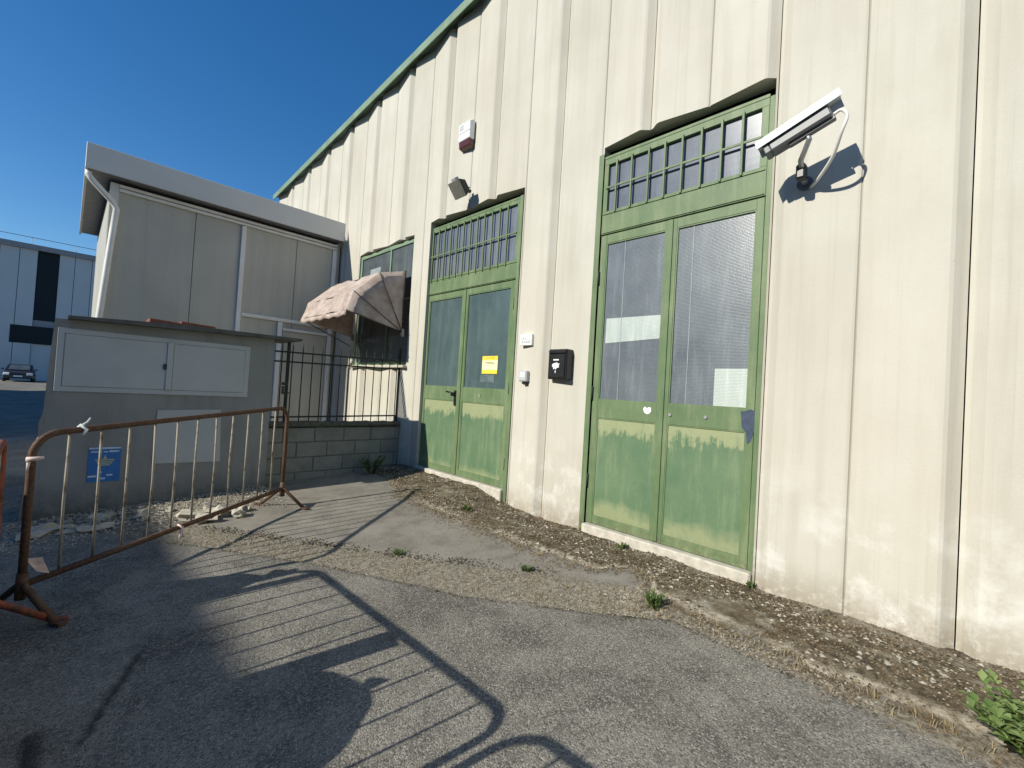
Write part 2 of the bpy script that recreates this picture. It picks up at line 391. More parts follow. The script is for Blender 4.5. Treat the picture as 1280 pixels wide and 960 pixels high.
def smooth(a, b, x): t = max(0, min(1, (x-a)/(b-a))); return t*t*(3-2*t)
def axis(lo, hi, step, outs):
    a = list(np.arange(lo, hi+1e-6, step)); return [-v for v in reversed(outs)] + a + list(outs)
def strip_edge(y):
    e = 2.90 + .05*mnoise.noise(Vector((y*1.7, 0, 0))) + .02*mnoise.noise(Vector((y*7, 3, 0)))
    if y < 1.5: e = 2.90 - .13*smooth(1.5, .2, y) + .035*mnoise.noise(Vector((y*3, 1, 0))) + .025*mnoise.noise(Vector((y*9, 4, 0))) + .012*mnoise.noise(Vector((y*25, 4, 0)))
    if 1.45 < y < 1.95: e += .32*math.sin((y-1.45)/.5*math.pi)
    if y > 4.2: e += .42*smooth(4.2, 6.2, y)
    return e
xs = [-900, -300, -100, -40, -15, -6, -3, -2] + list(np.arange(-1.5, 4.0, .03)) + [4.2, 5, 8, 20, 60, 200, 900]
ys = [-900, -300, -100, -40, -15, -6, -3, -1.8] + list(np.arange(-1., 7.2, .03)) + [7.4, 8, 9, 11, 14, 20, 30, 45, 60, 100, 300, 900]
def stain(x, y):
    s = 0
    for (ax, ay, bx, by, w) in ((.35, 2.95, .12, 2.38, .016), (-.02, 2.55, -.02, 2.05, .03)):
        dx, dy = bx-ax, by-ay; t = max(0, min(1, ((x-ax)*dx+(y-ay)*dy)/(dx*dx+dy*dy)))
        d = math.hypot(ax+dx*t-x, ay+dy*t-y); s = max(s, 1-smooth(w*.3, w*1.5, d+.012*mnoise.noise(Vector((x*30, y*30, 0)))))
    return s
vs = []; aj = []; ao = []; ast = []
for y in ys:
    for x in xs:
        z = gz(x, y); j = o = st = 0
        if -1.5 <= x <= 4.1 and -1.1 <= y <= 7.3:
            w = .05*fbm(x, y, 4, 3, 3.1); d1 = seg_side(L1, x, y)+w; d2 = seg_side(L2, x, y)+w*1.3
            j = smooth(-.01, .03, d1)*(1-smooth(-.06, .05, d2)); o = smooth(-.02, .05, d2)
            crack = fbm(x, y, 7, 4, 9.2); j = j*(.75+.5*crack+.25)
            pz = -.020*smooth(-.012, .03, d1)*smooth(.6, 1.7, y) + .012*smooth(-.03, .06, d2)*smooth(.6, 1.7, y) + .010*fbm(x, y, 9, 4, 1.7)*j + .006*fbm(x, y, 1.3, 3, 5)
            j = max(0, min(1, j + .9*smooth(.28, .5, fbm(x, y, 2.1, 5, 4.4))*o*smooth(.1, -.35, d2-.55)))
            # foot of the utility enclosure: rubble and dirt
            rb = smooth(5.0, 5.5, y+.25*fbm(x, y, 3, 3, 8))*(1-smooth(1.2, 1.9, x)); j = max(j, rb*.95); pz += rb*(.03+.035*fbm(x, y, 6, 4, 2.2))
            pz -= .22*smooth(.10, .35, x-strip_edge(y))*(1-smooth(5.7, 6.0, y)) if x > 2.7 else 0
            z += pz; st = stain(x, y)
        vs.append((x, y, z)); aj.append(j); ao.append(o); ast.append(st)
nx = len(xs)
fs = [(j*nx+i, j*nx+i+1, (j+1)*nx+i+1, (j+1)*nx+i) for j in range(len(ys)-1) for i in range(nx-1)]
g = MB().add(vs, fs, True).build('ground', 'asphalt')
for nm, arr in (('joint', aj), ('old', ao), ('stain', ast)):
    a = g.data.attributes.new(nm, 'FLOAT', 'POINT'); a.data.foreach_set('value', arr)
tag(g, 'cracked grey asphalt yard with a crumbling repair joint', kind='structure')

# broken pavement strip along the facade
def strip_z(x, y):
    d = x-strip_edge(y); z = .020*smooth(-.04, .09, d+.14*fbm(x, y, 5, 5, 1)) - .011
    z += .016*fbm(x, y, 5, 5, 6.5)*smooth(0, .1, d) - .085*smooth(3.15, 3.75, x)*smooth(4.6, 3.2, y) + .03*smooth(3.68, 3.80, x)*(.1+fbm(x, y, 3, 3, 7)) + .055*smooth(3.7, 4.4, y)*smooth(3.3, 3.8, x) + .012*smooth(.0, .35, fbm(x, y, 2.2, 4, 13))*smooth(.05, .2, d)
    return z
vs = []; ed = []
SX = np.arange(-.05, 1.06, .0225); SY = np.arange(-1.6, 6.25, .0225)
for y in SY:
    e = strip_edge(y)
    for u in SX:
        x = e+u*(3.97-e); vs.append((x, y, strip_z(x, y))); dd = x-e
        ed.append(smooth(-.02, .02, dd)*(1-smooth(.05, .11, dd+.07*fbm(x, y, 6, 4, 3)))*smooth(-.30, .12, fbm(x, y, 2.3, 4, 11))*(1 if y < 4.5 else .4))
n = len(SX); fs = [(j*n+i, j*n+i+1, (j+1)*n+i+1, (j+1)*n+i) for j in range(len(SY)-1) for i in range(n-1)]
p = MB().add(vs, fs, True).build('pavement', 'litter'); a = p.data.attributes.new('edge', 'FLOAT', 'POINT'); a.data.foreach_set('value', ed)
tag(p, 'broken pavement strip covered in moss and leaf litter', kind='structure')

# ------------------------------------------------------------------ warehouse
CREST = 3.79
PROF = [(0, .062), (.025, .054), (.085, .008), (.108, 0), (.135, .002), (.53, .058), (.545, .064), (.552, .078), (.560, .064), (.575, .058), (.985, .003), (1.01, 0), (1.03, .008), (1.075, .048), (1.092, .062)]
def depth(t):
    for (a, d0), (b, d1) in zip(PROF, PROF[1:]):
        if t <= b: return d0 + (d1-d0)*max(0, (t-a))/(b-a)
    return PROF[-1][1]
RIDGE_Y = -4.
def roof_z(y): return 6.72 + (5.12-y)*.068 if y > RIDGE_Y else 6.72 + (5.12-RIDGE_Y)*.068 - (RIDGE_Y-y)*.068
OPEN = [(1.10, 2.70, -1, 3.915), (3.845, 5.80, -1, 3.83), (6.25, 8.17, 1.62, 3.735)]      # y0, y1, sill, head
W = thing('warehouse', 'long cream warehouse of fluted concrete panels with green doors and roof trim', 'warehouse', (3.9, 4, 0))
def fluted(mb, Yj, ya, yb, z0, z1=None):
    ts = sorted({Yj-yb, Yj-ya} | {t for t, _ in PROF if Yj-yb < t < Yj-ya})
    fr = [(CREST+depth(t), Yj-t) for t in ts]; bk = [(3.96, Yj-ts[-1]), (3.96, Yj-ts[0])]
    ring = fr+bk; n = len(ring)
    top = (lambda y: z1) if z1 is not None else (lambda y: roof_z(y)+.01)
    vs = [(x, y, z0) for x, y in ring]+[(x, y, top(y)) for x, y in ring]
    mb.add(vs, [tuple(range(n)), tuple(reversed(range(n, 2*n)))]+[(i, n+i, n+(i+1) % n, (i+1) % n) for i in range(n)])
k = -10
for k in range(-10, 12):
    Yj = 1.08+1.1*k; y0, y1 = Yj-1.093, Yj
    if y0 > 13.0: continue
    cuts = sorted({y0, y1} | {c for o in OPEN for c in o[:2] if y0 < c < y1}); mb = MB(); lowp = MB()
    for a, b in zip(cuts, cuts[1:]):
        m = (a+b)/2; op = [o for o in OPEN if o[0] < m < o[1]]
        if not op: fluted(mb, Yj, a, b, -.25)
        else:
            fluted(mb, Yj, a, b, op[0][3])
            if op[0][2] > 0: fluted(lowp, Yj, a, b, -.25, op[0][2])
    mb.build('wall_panel', 'facade', W, fix=True)
    if lowp.v: lowp.build('wall_panel', 'facade', W, fix=True)
# wall core behind the panels, round the openings, and the rest of the hall
core = MB(); ye = [-10.4, 1.10, 2.76, 3.845, 5.90, 6.25, 8.17, 13.1]
for a, b in zip(ye, ye[1:]):
    op = [o for o in OPEN if o[0] <= a+.01 and b <= o[1]+.2 and abs(o[0]-a) < .02]
    if not op: core.box(3.97, 4.10, a, b, -.3, 6.1)
    else:
        core.box(3.97, 4.10, a, b, op[0][3]+.02, 6.1)
        if op[0][2] > 0: core.box(3.97, 4.10, a, b, -.3, op[0][2]-.02)
core.build('inner_wall', 'dark', W)
MB().box(4.9, 4.95, -10, 13, -.3, 6.0).build('dark_backing', 'dark', W)  # near-black sheet added behind the openings to stop light leaking through
MB().box(3.97, 30, 13.1, 13.2, -.3, 6.1).box(3.97, 30, -10.5, -10.4, -.3, 6.1).box(29.9, 30, -10.4, 13.1, -.3, 6.1).build('side_wall', 'facade', W)
rf = MB()
for ya, yb in ((13.3, RIDGE_Y), (RIDGE_Y, -10.6)):
    rf.prism([(3.84, ya, roof_z(ya)+.02), (3.84, yb, roof_z(yb)+.02), (3.84, yb, roof_z(yb)+.075), (3.84, ya, roof_z(ya)+.075)], (26.3, 0, 0))
rf.build('roof', 'far_roof', W, fix=True)
tr = MB()
for ya, yb in ((13.32, RIDGE_Y), (RIDGE_Y, -10.6)):
    tr.prism([(3.69, ya, roof_z(ya)-.03), (3.69, yb, roof_z(yb)-.03), (3.69, yb, roof_z(yb)+.10), (3.69, ya, roof_z(ya)+.10)], (.014, 0, 0))
    tr.prism([(3.705, ya, roof_z(ya)+.078), (3.705, yb, roof_z(yb)+.078), (3.705, yb, roof_z(yb)+.098), (3.705, ya, roof_z(ya)+.098)], (.30, 0, 0))
tr.build('roof_trim', 'green_trim', W, fix=True)

C = 3.87/3.94
def cv(y): return y*C
def cz(z): return EYE+(z-EYE)*C
XF = 3.862                                   # front of the steel door frames
def hinge(parent, y, z): MB().tube([(XF-.006, y, z-.07), (XF-.006, y, z+.07)], .009, 8).build('hinge', 'fence', parent)
def leaf(door, ya, yb, gl, z0, zg, z1, zr, mat, label=None):
    """one door leaf: stiles and rails round a pane and a sheet-steel panel"""
    gy0, gy1 = gl; m = MB(); x0, x1 = XF+.008, XF+.05
    m.box(x0, x1, ya, gy0, z0, z1); m.box(x0, x1, gy1, yb, z0, z1)
    m.box(x0+.001, x1, gy0, gy1, z1-(z1-zg[1]), z1); m.box(x0+.001, x1, gy0, gy1, zr, zg[0]); m.box(x0+.001, x1, gy0, gy1, z0, z0+.075)
    lf = m.build('door_leaf', 'green', door, bevel=.002)
    MB().box(XF+.026, XF+.034, gy0-.004, gy1+.004, zg[0]-.004, zg[1]+.004).build('glass_pane', mat, door)
    b = MB(); w = .011
    for (a0, a1, c0, c1) in ((gy0, gy1, zg[0], zg[0]+w), (gy0, gy1, zg[1]-w, zg[1]), (gy0, gy0+w, zg[0]+w, zg[1]-w), (gy1-w, gy1, zg[0]+w, zg[1]-w)):
        b.box(XF+.013, XF+.025, a0, a1, c0, c1)
    b.build('glazing_bead', 'green', door)
    MB().box(XF+.019, XF+.026, gy0-.003, gy1+.003, z0+.07, zr+.003).build('lower_panel', 'green_panel', door)
    b = MB(); zz0, zz1 = z0+.075, zr
    for (a0, a1, c0, c1) in ((gy0, gy1, zz0, zz0+w), (gy0, gy1, zz1-w, zz1), (gy0, gy0+w, zz0+w, zz1-w), (gy1-w, gy1, zz0+w, zz1-w)):
        b.box(XF+.012, XF+.019, a0, a1, c0, c1)
    b.build('panel_bead', 'green', door)
def transom(door, y0, y1, zb, zt, gz0, gz1, bars, zmid, lo):
    f = MB(); f.box(XF+.004, XF+.05, y0, y1, gz1, zt); f.box(XF+.004, XF+.05, y0, y1, zb, gz0)
    f.box(XF+.004, XF+.05, y0, y0+.055, gz0, gz1); f.box(XF+.004, XF+.05, y1-.05, y1, gz0, gz1)
    f.box(XF-.004, XF+.004, y0+.01, y1-.01, zb+.01, zb+.022); f.box(XF-.004, XF+.004, y0+.01, y1-.01, gz0-.035, gz0-.022)
    f.build('transom_frame', 'green', door, bevel=.002)
    edges = [y0+.05]+list(bars)+[y1-.045]
    for a, b in zip(edges, edges[1:]): MB().box(XF+.036, XF+.042, a+.001, b-.001, gz0-.005, gz1+.005).build('transom_pane', 'transom_glass', door)
    for y in bars: MB().box(XF-.014, XF+.006, y-.0095, y+.0095, lo, gz1+.018).build('window_bar', 'green', door, bevel=.002)
    MB().box(XF-.010, XF+.002, y0+.04, y1-.035, zmid-.010, zmid+.010).build('window_bar', 'green', door, bevel=.002)

# right-hand door
d2 = MB(); zs2 = cz(.0)
d2.box(3.845, XF+.05, 2.700, 2.762, -.06, 3.85); d2.box(XF, XF+.05, 1.105, 1.145, -.06, 3.80); d2.box(XF, XF+.05, 1.145, 2.70, cz(3.84), cz(3.84)+.03)
D2 = d2.build('door', 'green', W, bevel=.003); D2['label'] = 'green double door with blank white papers behind its frosted glass'
cy2 = cv(1.965)
leaf(D2, 1.150, cy2-.004, (cv(1.228), cv(1.905)), zs2, (cz(1.283), cz(2.93)), cz(3.018), cz(1.10), 'frosted')
leaf(D2, cy2+.004, 2.695, (cv(2.015), cv(2.672)), zs2, (cz(1.283), cz(2.93)), cz(3.018), cz(1.10), 'frosted')
MB().box(XF-.004, XF+.008, cy2-.022, cy2+.022, zs2+.01, cz(3.015)).build('meeting_strip', 'green', D2, bevel=.002)
transom(D2, 1.147, 2.698, cz(3.03), cz(3.84), cz(3.275), cz(3.775), [cv(v) for v in (1.363, 1.536, 1.712, 1.89, 2.061, 2.229, 2.416, 2.59)], cz(3.523), cz(3.245))
for z in (.45, 1.35, 2.55): hinge(D2, 2.694, z)
for y, z in ((1.879, 1.187), (1.555, 1.19)): MB().tube([(XF-.002, cv(y), cz(z)), (XF+.012, cv(y), cz(z))], .014, 12).build('lock_cylinder', 'alu', D2)
for y in (2.455, 1.75): MB().box(XF+.0225, XF+.0255, cv(y)-.004, cv(y)+.004, cz(1.29), cz(2.925)).build('curtain_edge', 'cord', D2)
MB().box(3.80, 3.97, 1.105, 2.70, -.12, zs2-.006).build('door_sill', 'sill', D2, bevel=.012)
# peeled navy patch on the closing stile
pt = [(1.274, 1.262), (1.235, 1.268), (1.20, 1.285), (1.155, 1.262), (1.152, 1.17), (1.168, 1.10), (1.19, 1.02), (1.215, 1.00), (1.225, 1.09), (1.26, 1.13)]
MB().prism([(XF+.0055, max(1.118, cv(a)), cz(b)) for a, b in pt], (.0025, 0, 0)).build('peeled_patch', 'navy', D2, fix=True)

# left-hand door
d1 = MB(); zs1 = cz(.10)
y1a, y1b = cv(3.985), cv(5.945)
d1.box(XF-.015, XF+.05, y1a-.055, y1a, -.04, cz(3.79)); d1.box(XF-.001, XF+.05, y1b, y1b+.045, -.02, cz(3.79)); d1.box(XF, XF+.05, y1a, y1b, cz(3.79)-.03, cz(3.79))
D1 = d1.build('door', 'green', W, bevel=.003); D1['label'] = 'green double door with a black lever handle and a yellow notice'
cy1 = cv(4.995)
leaf(D1, y1a+.004, cy1-.004, (cv(4.075), cv(4.935)), zs1, (cz(1.33), cz(2.648)), cz(2.728), cz(1.14), 'frosted_teal')
leaf(D1, cy1+.004, y1b-.004, (cv(5.062), cv(5.866)), zs1, (cz(1.33), cz(2.648)), cz(2.728), cz(1.14), 'frosted_teal')
MB().box(XF-.004, XF+.008, cy1-.022, cy1+.022, zs1+.01, cz(2.725)).build('meeting_strip', 'green', D1, bevel=.002)
transom(D1, y1a+.003, y1b-.003, cz(2.74), cz(3.77), cz(2.985), cz(3.71), [cv(4.202+.1508*i) for i in range(12)], cz(3.335), cz(2.935))
for z in (.42, 1.35, 2.4): hinge(D1, y1a+.006, z); hinge(D1, y1b-.006, z)
h = MB(); hy, hz = cv(5.09), cz(1.235)
h.box(XF-.002, XF+.012, hy-.02, hy+.02, hz-.16, hz+.05); h.tube([(XF-.005, hy, hz+.01), (XF-.055, hy, hz+.012), (XF-.06, hy+.12, hz+.03)], .013, 8)
h.build('door_handle', 'black', D1)
MB().box(3.80, 3.97, y1a, y1b, -.08, zs1-.006).build('door_sill', 'sill', D1, bevel=.012)
wh = MB()
for a in (-.5, 0, .45): wh.bar((XF+.0065, cv(4.56), cz(1.21)), (XF+.0065, cv(4.56)+.05*math.sin(a), cz(1.21)+.055*math.cos(a)), .0015, .014, (1, 0, 0))
wh.build('paint_fleck', 'white', D1)

# awning window
wy0, wy1, wz0, wz1 = 6.27, 8.15, 1.64, 3.71
wn_ = MB()
wn_.box(XF, XF+.05, wy0, wy0+.06, wz0, wz1); wn_.box(XF, XF+.05, wy1-.06, wy1, wz0, wz1)
wn_.box(XF, XF+.05, wy0+.06, wy1-.06, wz1-.06, wz1); wn_.box(XF, XF+.05, wy0+.06, wy1-.06, wz0, wz0+.06)
wn_.box(XF+.002, XF+.05, 7.02, 7.06, wz0+.06, wz1-.06)
for (a, b) in ((wy0+.06, 7.02), (7.06, wy1-.06)): wn_.box(XF+.004, XF+.05, a, b, 2.72, 2.76)
WIN = wn_.build('window', 'green_trim', W)
for (a, b) in ((wy0+.055, 7.025), (7.055, wy1-.055)):
    for (c, d) in ((wz0+.055, 2.725), (2.755, wz1-.055)):
        MB().box(XF+.022, XF+.028, a, b, c, d).build('window_pane', 'clear_dark', WIN)
MB().box(XF+.0205, XF+.0215, 7.42, 7.80, 2.95, 3.42).build('reflection_patch', 'cord', WIN)  # thin grey sheet standing in for a pale reflection in the upper pane
MB().box(3.74, 3.96, wy0-.04, wy1+.04, wz0-.045, wz0-.004).build('window_sill', 'sill', WIN, bevel=.006)

# ------------------------------------------------------------------ grey annex
A = thing('annex', 'grey flat-panel annex with white framing and deep grey roof fascia', 'annex', (2, 9, -.1))
YW = 8.95
seams = [.30, 1.36, 2.04, 2.95, 3.78]
for a, b in zip(seams, seams[1:]): MB().box(a+.004, b-.004, YW, YW+.08, -.3, 4.06).build('wall_panel', 'cabin', A, bevel=.003)
MB().box(.302, .38, YW+.082, 13., -.3, 4.06).box(.38, 3.78, 12.92, 13., -.3, 4.06).build('side_wall', 'cabin', A)
MB().box(.02, 3.75, 8.70, 8.73, 4.09, 4.45).box(.02, .05, 8.732, 13.2, 4.09, 4.45).build('fascia', 'cabin_fascia', A, bevel=.004)
MB().box(.052, 3.77, 8.732, 13.1, 4.11, 4.20).build('roof', 'far_roof', A)
for (x0, x1, z0, z1) in ((.40, 3.70, 3.94, 3.985), (.40, 3.70, 4.0, 4.045), (2.02, 2.09, -.2, 3.93), (3.62, 3.70, -.2, 3.93), (2.10, 3.61, 2.36, 2.42), (2.70, 2.78, -.2, 2.35), (2.79, 3.61, 2.20, 2.25)):
    MB().box(x0, x1, YW-.045, YW-.002, z0, z1).build('white_frame', 'white_metal', A, bevel=.004)
MB().box(.30, .40, YW-.03, YW-.002, 3.75, 4.05).build('corner_plate', 'cabin_fascia', A)
MB().box(2.80, 3.60, YW-.02, YW-.003, -.15, 2.19).build('door', 'cabin', A)
MB().tube([(2.86, YW-.02, 1.05), (2.86, YW-.06, 1.05), (2.97, YW-.065, 1.05)], .012, 8).build('door_handle', 'black', A)
MB().box(3.73, 3.782, 8.96, 9.03, -.2, 4.05).build('corner_gap_strip', 'far_roof', A)  # dark grey strip standing between annex and facade
MB().tube([(.06, 8.82, 4.10), (.06, 8.80, 4.03), (.10, 8.80, 3.97), (.33, 8.86, 3.75), (.385, 8.88, 3.66), (.36, 8.88, 3.3), (.285, 8.88, 2.0), (.20, 8.88, .6), (.16, 8.88, -.2)], .040, 12).build('downpipe', 'white_metal', A)

# ------------------------------------------------------------------ utility enclosure
B = thing('utility_enclosure', 'rendered grey utility enclosure with wide metal cabinet doors', 'enclosure', (.85, 6.3, -.15))
YB = 6.10
# ragged left edge
left = [(-.255, -.30), (-.235, -.05), (-.215, .15), (-.20, .32), (-.175, .45), (-.185, .52), (-.155, .60), (-.16, .74), (-.135, .86), (-.13, 1.1), (-.118, 1.45), (-.105, 1.75)]
MB().prism([(x, YB, z) for x, z in left]+[(1.82, YB, 1.80), (1.83, YB, -.30)], (0, .62, 0)).build('wall', 'plaster', B, fix=True)
sl_ = MB()
def slabz(x): return 1.745+.03*(x+.1)
sl_.prism([(-.02, 5.98, slabz(0)+.004), (2.12, 5.98, slabz(2.1)-.012), (2.12, 5.98, slabz(2.1)+.018), (.9, 5.98, slabz(.9)+.05), (-.02, 5.98, slabz(0)+.034)], (0, .80, 0))
SB = sl_.build('roof_slab', 'slab', B, fix=True)
for x0, x1, dz, dy in ((.58, .845, .042, 0), (.85, 1.17, .040, .012)):
    zz = slabz((x0+x1)/2)+dz
    MB().prism([(x0, 5.99+dy, zz), (x1, 5.99+dy, zz-.016), (x1, 5.99+dy, zz+.03), (x0, 5.99+dy, zz+.046)], (0, .30, 0)).build('roof_tile', 'terracotta', SB, fix=True, bevel=.006)
fr = MB(); fx0, fx1, fz0, fz1 = -.08, 1.56, 1.055, 1.665
fr.box(fx0, fx1, YB-.012, YB-.002, fz0, fz0+.05).box(fx0, fx1, YB-.012, YB-.002, fz1-.05, fz1).box(fx0, fx0+.05, YB-.012, YB-.002, fz0+.05, fz1-.05).box(fx1-.05, fx1, YB-.012, YB-.002, fz0+.05, fz1-.05)
fr.build('cabinet_frame', 'grey_metal', B, bevel=.002)
CD = MB().box(fx0+.052, .785, YB-.018, YB-.004, fz0+.052, fz1-.052).box(.76, .815, YB-.032, YB-.019, fz0+.05, fz1-.045).build('cabinet_door', 'grey_metal', B, bevel=.003)
MB().box(.735, .765, YB-.036, YB-.019, fz0+.27, fz0+.33).build('latch', 'black', CD, bevel=.004)
MB().box(.818, fx1-.052, YB-.018, YB-.004, fz0+.052, fz1-.052).build('cabinet_door', 'grey_metal', B, bevel=.003)
MB().prism([(.70, YB-.010, .31), (1.325, YB-.010, .295), (1.30, YB-.010, .90), (.715, YB-.010, .885)], (0, .009, 0)).build('blanking_plate', 'grey_metal', B, fix=True)
# poster
PO = thing('poster', 'blue printed notice taped on the grey enclosure behind the barrier', 'poster', (.32, YB, .16))
MB().box(.20, .445, YB-.005, YB-.002, .155, .505).build('sheet', 'blue_print', PO)
MB().box(.203, .442, YB-.0062, YB-.0052, .485, .502).build('pale_band', 'white_ink', PO)
mk = MB()
for x0, x1, z0, z1 in ((.215, .29, .452, .464), (.31, .345, .452, .462), (.355, .43, .452, .468), (.205, .27, .205, .222), (.345, .39, .212, .228), (.275, .335, .180, .196), (.30, .308, .24, .262)):
    mk.box(x0, x1, YB-.0062, YB-.0052, z0, z1)
tag(mk.build('white_lettering', 'white_ink', PO), kind='stuff')
em = MB(); em.prism([(.325, YB-.0062, .425), (.338, YB-.0062, .385), (.312, YB-.0062, .385)], (0, .001, 0))
for i, w in enumerate((.075, .065, .055, .04)): em.box(.325-w, .325+w, YB-.0062, YB-.0052, .372-i*.018, .381-i*.018)
em.build('emblem', 'yellow_ink', PO, fix=True)

# ------------------------------------------------------------------ block wall and railing
BWY = 6.30
BW = thing('block_wall', 'low grey concrete block wall with mossy coping joining enclosure to warehouse', 'wall', (2.9, 6.4, -.1))
MB().box(1.86, 3.795, BWY+.012, BWY+.19, -.3, .655).build('mortar_core', 'mortar', BW)
for r_ in range(4):
    z0 = -.155+.205*r_; x = 1.86-(.21 if r_ % 2 else .03)
    while x < 3.79:
        a, b = max(1.862, x+.006), min(3.792, x+.41)
        if b-a > .04:
            dz = rnd.uniform(-.003, .003)
            MB().box(a, b, BWY+rnd.uniform(-.004, .004), BWY+.2, z0+.006+dz, z0+.197+dz).build('block', 'block', BW, bevel=.006)
        x += .415
cp = []
for i in range(40):
    x = 1.86+(3.795-1.86)*i/39; hh = .735+.015*mnoise.noise(Vector((x*9, 0, 0))); f = BWY-.025+.012*mnoise.noise(Vector((x*7, 2, 0)))
    cp.append([(x, BWY+.21, .668), (x, f, .668), (x, f-.006, .70), (x, f+.03, hh), (x, BWY+.16, hh+.012*mnoise.noise(Vector((x*11, 5, 0)))), (x, BWY+.21, .70)])
MB().grid(cp, True).build('coping', 'coping', BW, fix=True)
FN = thing('railing', 'dark iron railing with pointed bars standing on the block wall', 'railing', (2.9, 6.4, .74))
YF = 6.40
def rz(x, z): return z+.035*(x-1.95)/1.9
for z in (.79, 1.535, 1.665): MB().bar((1.93, YF, rz(1.93, z)), (3.80, YF, rz(3.80, z)), .014, .022).build('rail', 'fence', FN)
for i in range(14):
    x = 2.02+.133*i; t = rz(x, 1.80)
    MB().tube([(x-.0, YF, .73), (x, YF, t-.06), (x, YF, t)], [.0075, .0075, .001], 6).build('bar', 'fence', FN)
for x, w in ((3.79, .03), (2.10, .034)): MB().box(x-w/2, x+w/2, YF-w/2, YF+w/2, .72, rz(x, 1.86)).build('post', 'fence', FN)
MB().box(2.03, 2.10, YF-.05, YF-.018, 1.22, 1.26).box(2.035, 2.06, YF-.04, YF-.018, 1.10, 1.21).build('latch', 'black', FN)

# ------------------------------------------------------------------ awning
AW = thing('awning', 'faded pinkish fabric dome awning over the warehouse window', 'awning', (3.79, 7.25, 2.15))
ya, yb = 6.36, 8.14; PV = (3.77, 2.17)
ribs = [(3.775, 3.16), (3.32, 3.03), (2.93, 2.66), (2.83, 2.36)]
rows = []
for (x0, z0), (x1, z1) in zip(ribs, ribs[1:]):
    for q in range(5):
        t = q/5; sag = .035*math.sin(math.pi*t)
        rows.append((x0+(x1-x0)*t, z0+(z1-z0)*t, sag))
rows.append((*ribs[-1], 0))
G_ = []
for i, (x, z, s_) in enumerate(rows):
    row = []
    for j in range(25):
        y = ya+(yb-ya)*j/24; wv = .03*mnoise.noise(Vector((y*3, i*.16, 1)))+.008*mnoise.noise(Vector((y*11, i*.2, 4)))
        e = min(1, min(j, 24-j)/3); row.append((x-(s_*.4*-1+wv*e)*.6+.0, y, z-s_*.9*e+wv*e))
    G_.append(row)
m = MB().grid(G_, True)
def gore(i, y): return .5 if y < 7 else -.5
for y, fl in ((ya, True), (yb, False)):
    pts = [G_[i][0 if y == ya else -1] for i in range(len(G_))]
    for i in range(len(pts)-1):
        a, b = Vector(pts[i]), Vector(pts[i+1]); c = Vector((PV[0], y, PV[1])); rws = []
        for q in range(5):
            t = q/4.; rws.append([tuple(a.lerp(c, t*.98)+Vector((0, .03*math.sin(t*math.pi)*gore(i, y), 0))), tuple(b.lerp(c, t*.98)+Vector((0, .03*math.sin(t*math.pi)*gore(i+1, y), 0)))])
        m.grid(rws, True, fl)
# short valance
v0 = [(2.83, ya+(yb-ya)*j/24, 2.358) for j in range(25)]; v1 = [(2.825+.01*mnoise.noise(Vector((j*.9, 0, 3))), ya+(yb-ya)*j/24, 2.285+.012*math.sin(j*1.4)) for j in range(25)]
m.grid([v0, v1], True)
cn = m.build('canopy', 'fabric', AW, weld=.002, fix=True); sm = cn.modifiers.new('thickness', 'SOLIDIFY'); sm.thickness = .004
for (x, z) in ribs:
    f_ = MB(); f_.tube([(PV[0], ya, PV[1]), (x-.004, ya-.007, z+.006), ], .006, 6).tube([(PV[0], yb, PV[1]), (x-.004, yb+.007, z+.006)], .006, 6).tube([(x+.01, ya, z-.012), (x+.01, yb, z-.012)], .008, 6)
    f_.build('rib', 'wire', AW)
for y in (ya, yb): MB().box(3.755, 3.80, y-.025, y+.025, 2.10, 2.22).build('pivot_bracket', 'alu', AW)
MB().tube([(2.84, yb, 2.36), (3.75, yb+.02, 2.0)], .008, 6).build('strut', 'wire', AW)

# ------------------------------------------------------------------ fixtures on the facade
# surveillance camera
CC = thing('surveillance_camera', 'grey box surveillance camera with white sunshield bracketed on the facade', 'camera', (3.82, .85, 3.0))
a, b = Vector((3.455, 1.01, 3.145)), Vector((3.475, .66, 3.285)); d = (b-a).normalized(); s = d.cross(Vector((0, 0, 1))).normalized(); u = s.cross(d)
m = MB().obox((a+b)/2, s*.056, u*.050, (b-a)/2); m.build('housing', 'camera_grey', CC, bevel=.012)
m = MB().prism([a-d*.035+s*w+u*h for w, h in ((-.054, -.046), (.054, -.046), (.058, .048), (-.058, .048))], d*.04); m.build('front_bezel', 'camera_grey', CC, bevel=.006, fix=True)
MB().tube([a-d*.037, a-d*.030], .028, 16).build('lens_window', 'black', CC)
m = MB(); a2, b2 = a-d*.065+u*.062, b+d*.08+u*.074
m.prism([a2+s*w+u*h for w, h in ((-.076, -.05), (-.070, -.05), (-.062, 0), (.062, 0), (.070, -.05), (.076, -.05), (.068, .008), (-.068, .008))], b2-a2)
m.build('sunshield', simple('sunshield_enamel', (.55, .60, .62), .35, var=.1, scale=30), CC, fix=True)
m = MB().obox((a*.35+b*.65)-u*.060, s*.022, u*.010, d*.14); m.build('slide_rail', 'camera_grey', CC, bevel=.004)
mid = a*.42+b*.58-u*.072
MB().tube([mid+u*.012, mid-u*.02, (3.58, .845, 3.06), (3.74, .86, 2.99), (3.80, .862, 2.985)], [.016, .017, .018, .02, .022], 10).build('arm', 'alu', CC)
MB().box(3.62, 3.70, .825, .885, 2.955, 3.065).build('pivot_knuckle', 'black', CC, bevel=.012)
MB().tube([(3.795, .862, 2.985), (3.845, .862, 2.985)], .052, 20).build('wall_plate', 'camera_grey', CC)
cb = [b-u*.03+d*.005, b-u*.03+d*.05, b+d*.06-u*.09, (3.50, .60, 3.14), (3.60, .66, 3.04), (3.72, .76, 2.965), (3.81, .83, 2.95)]
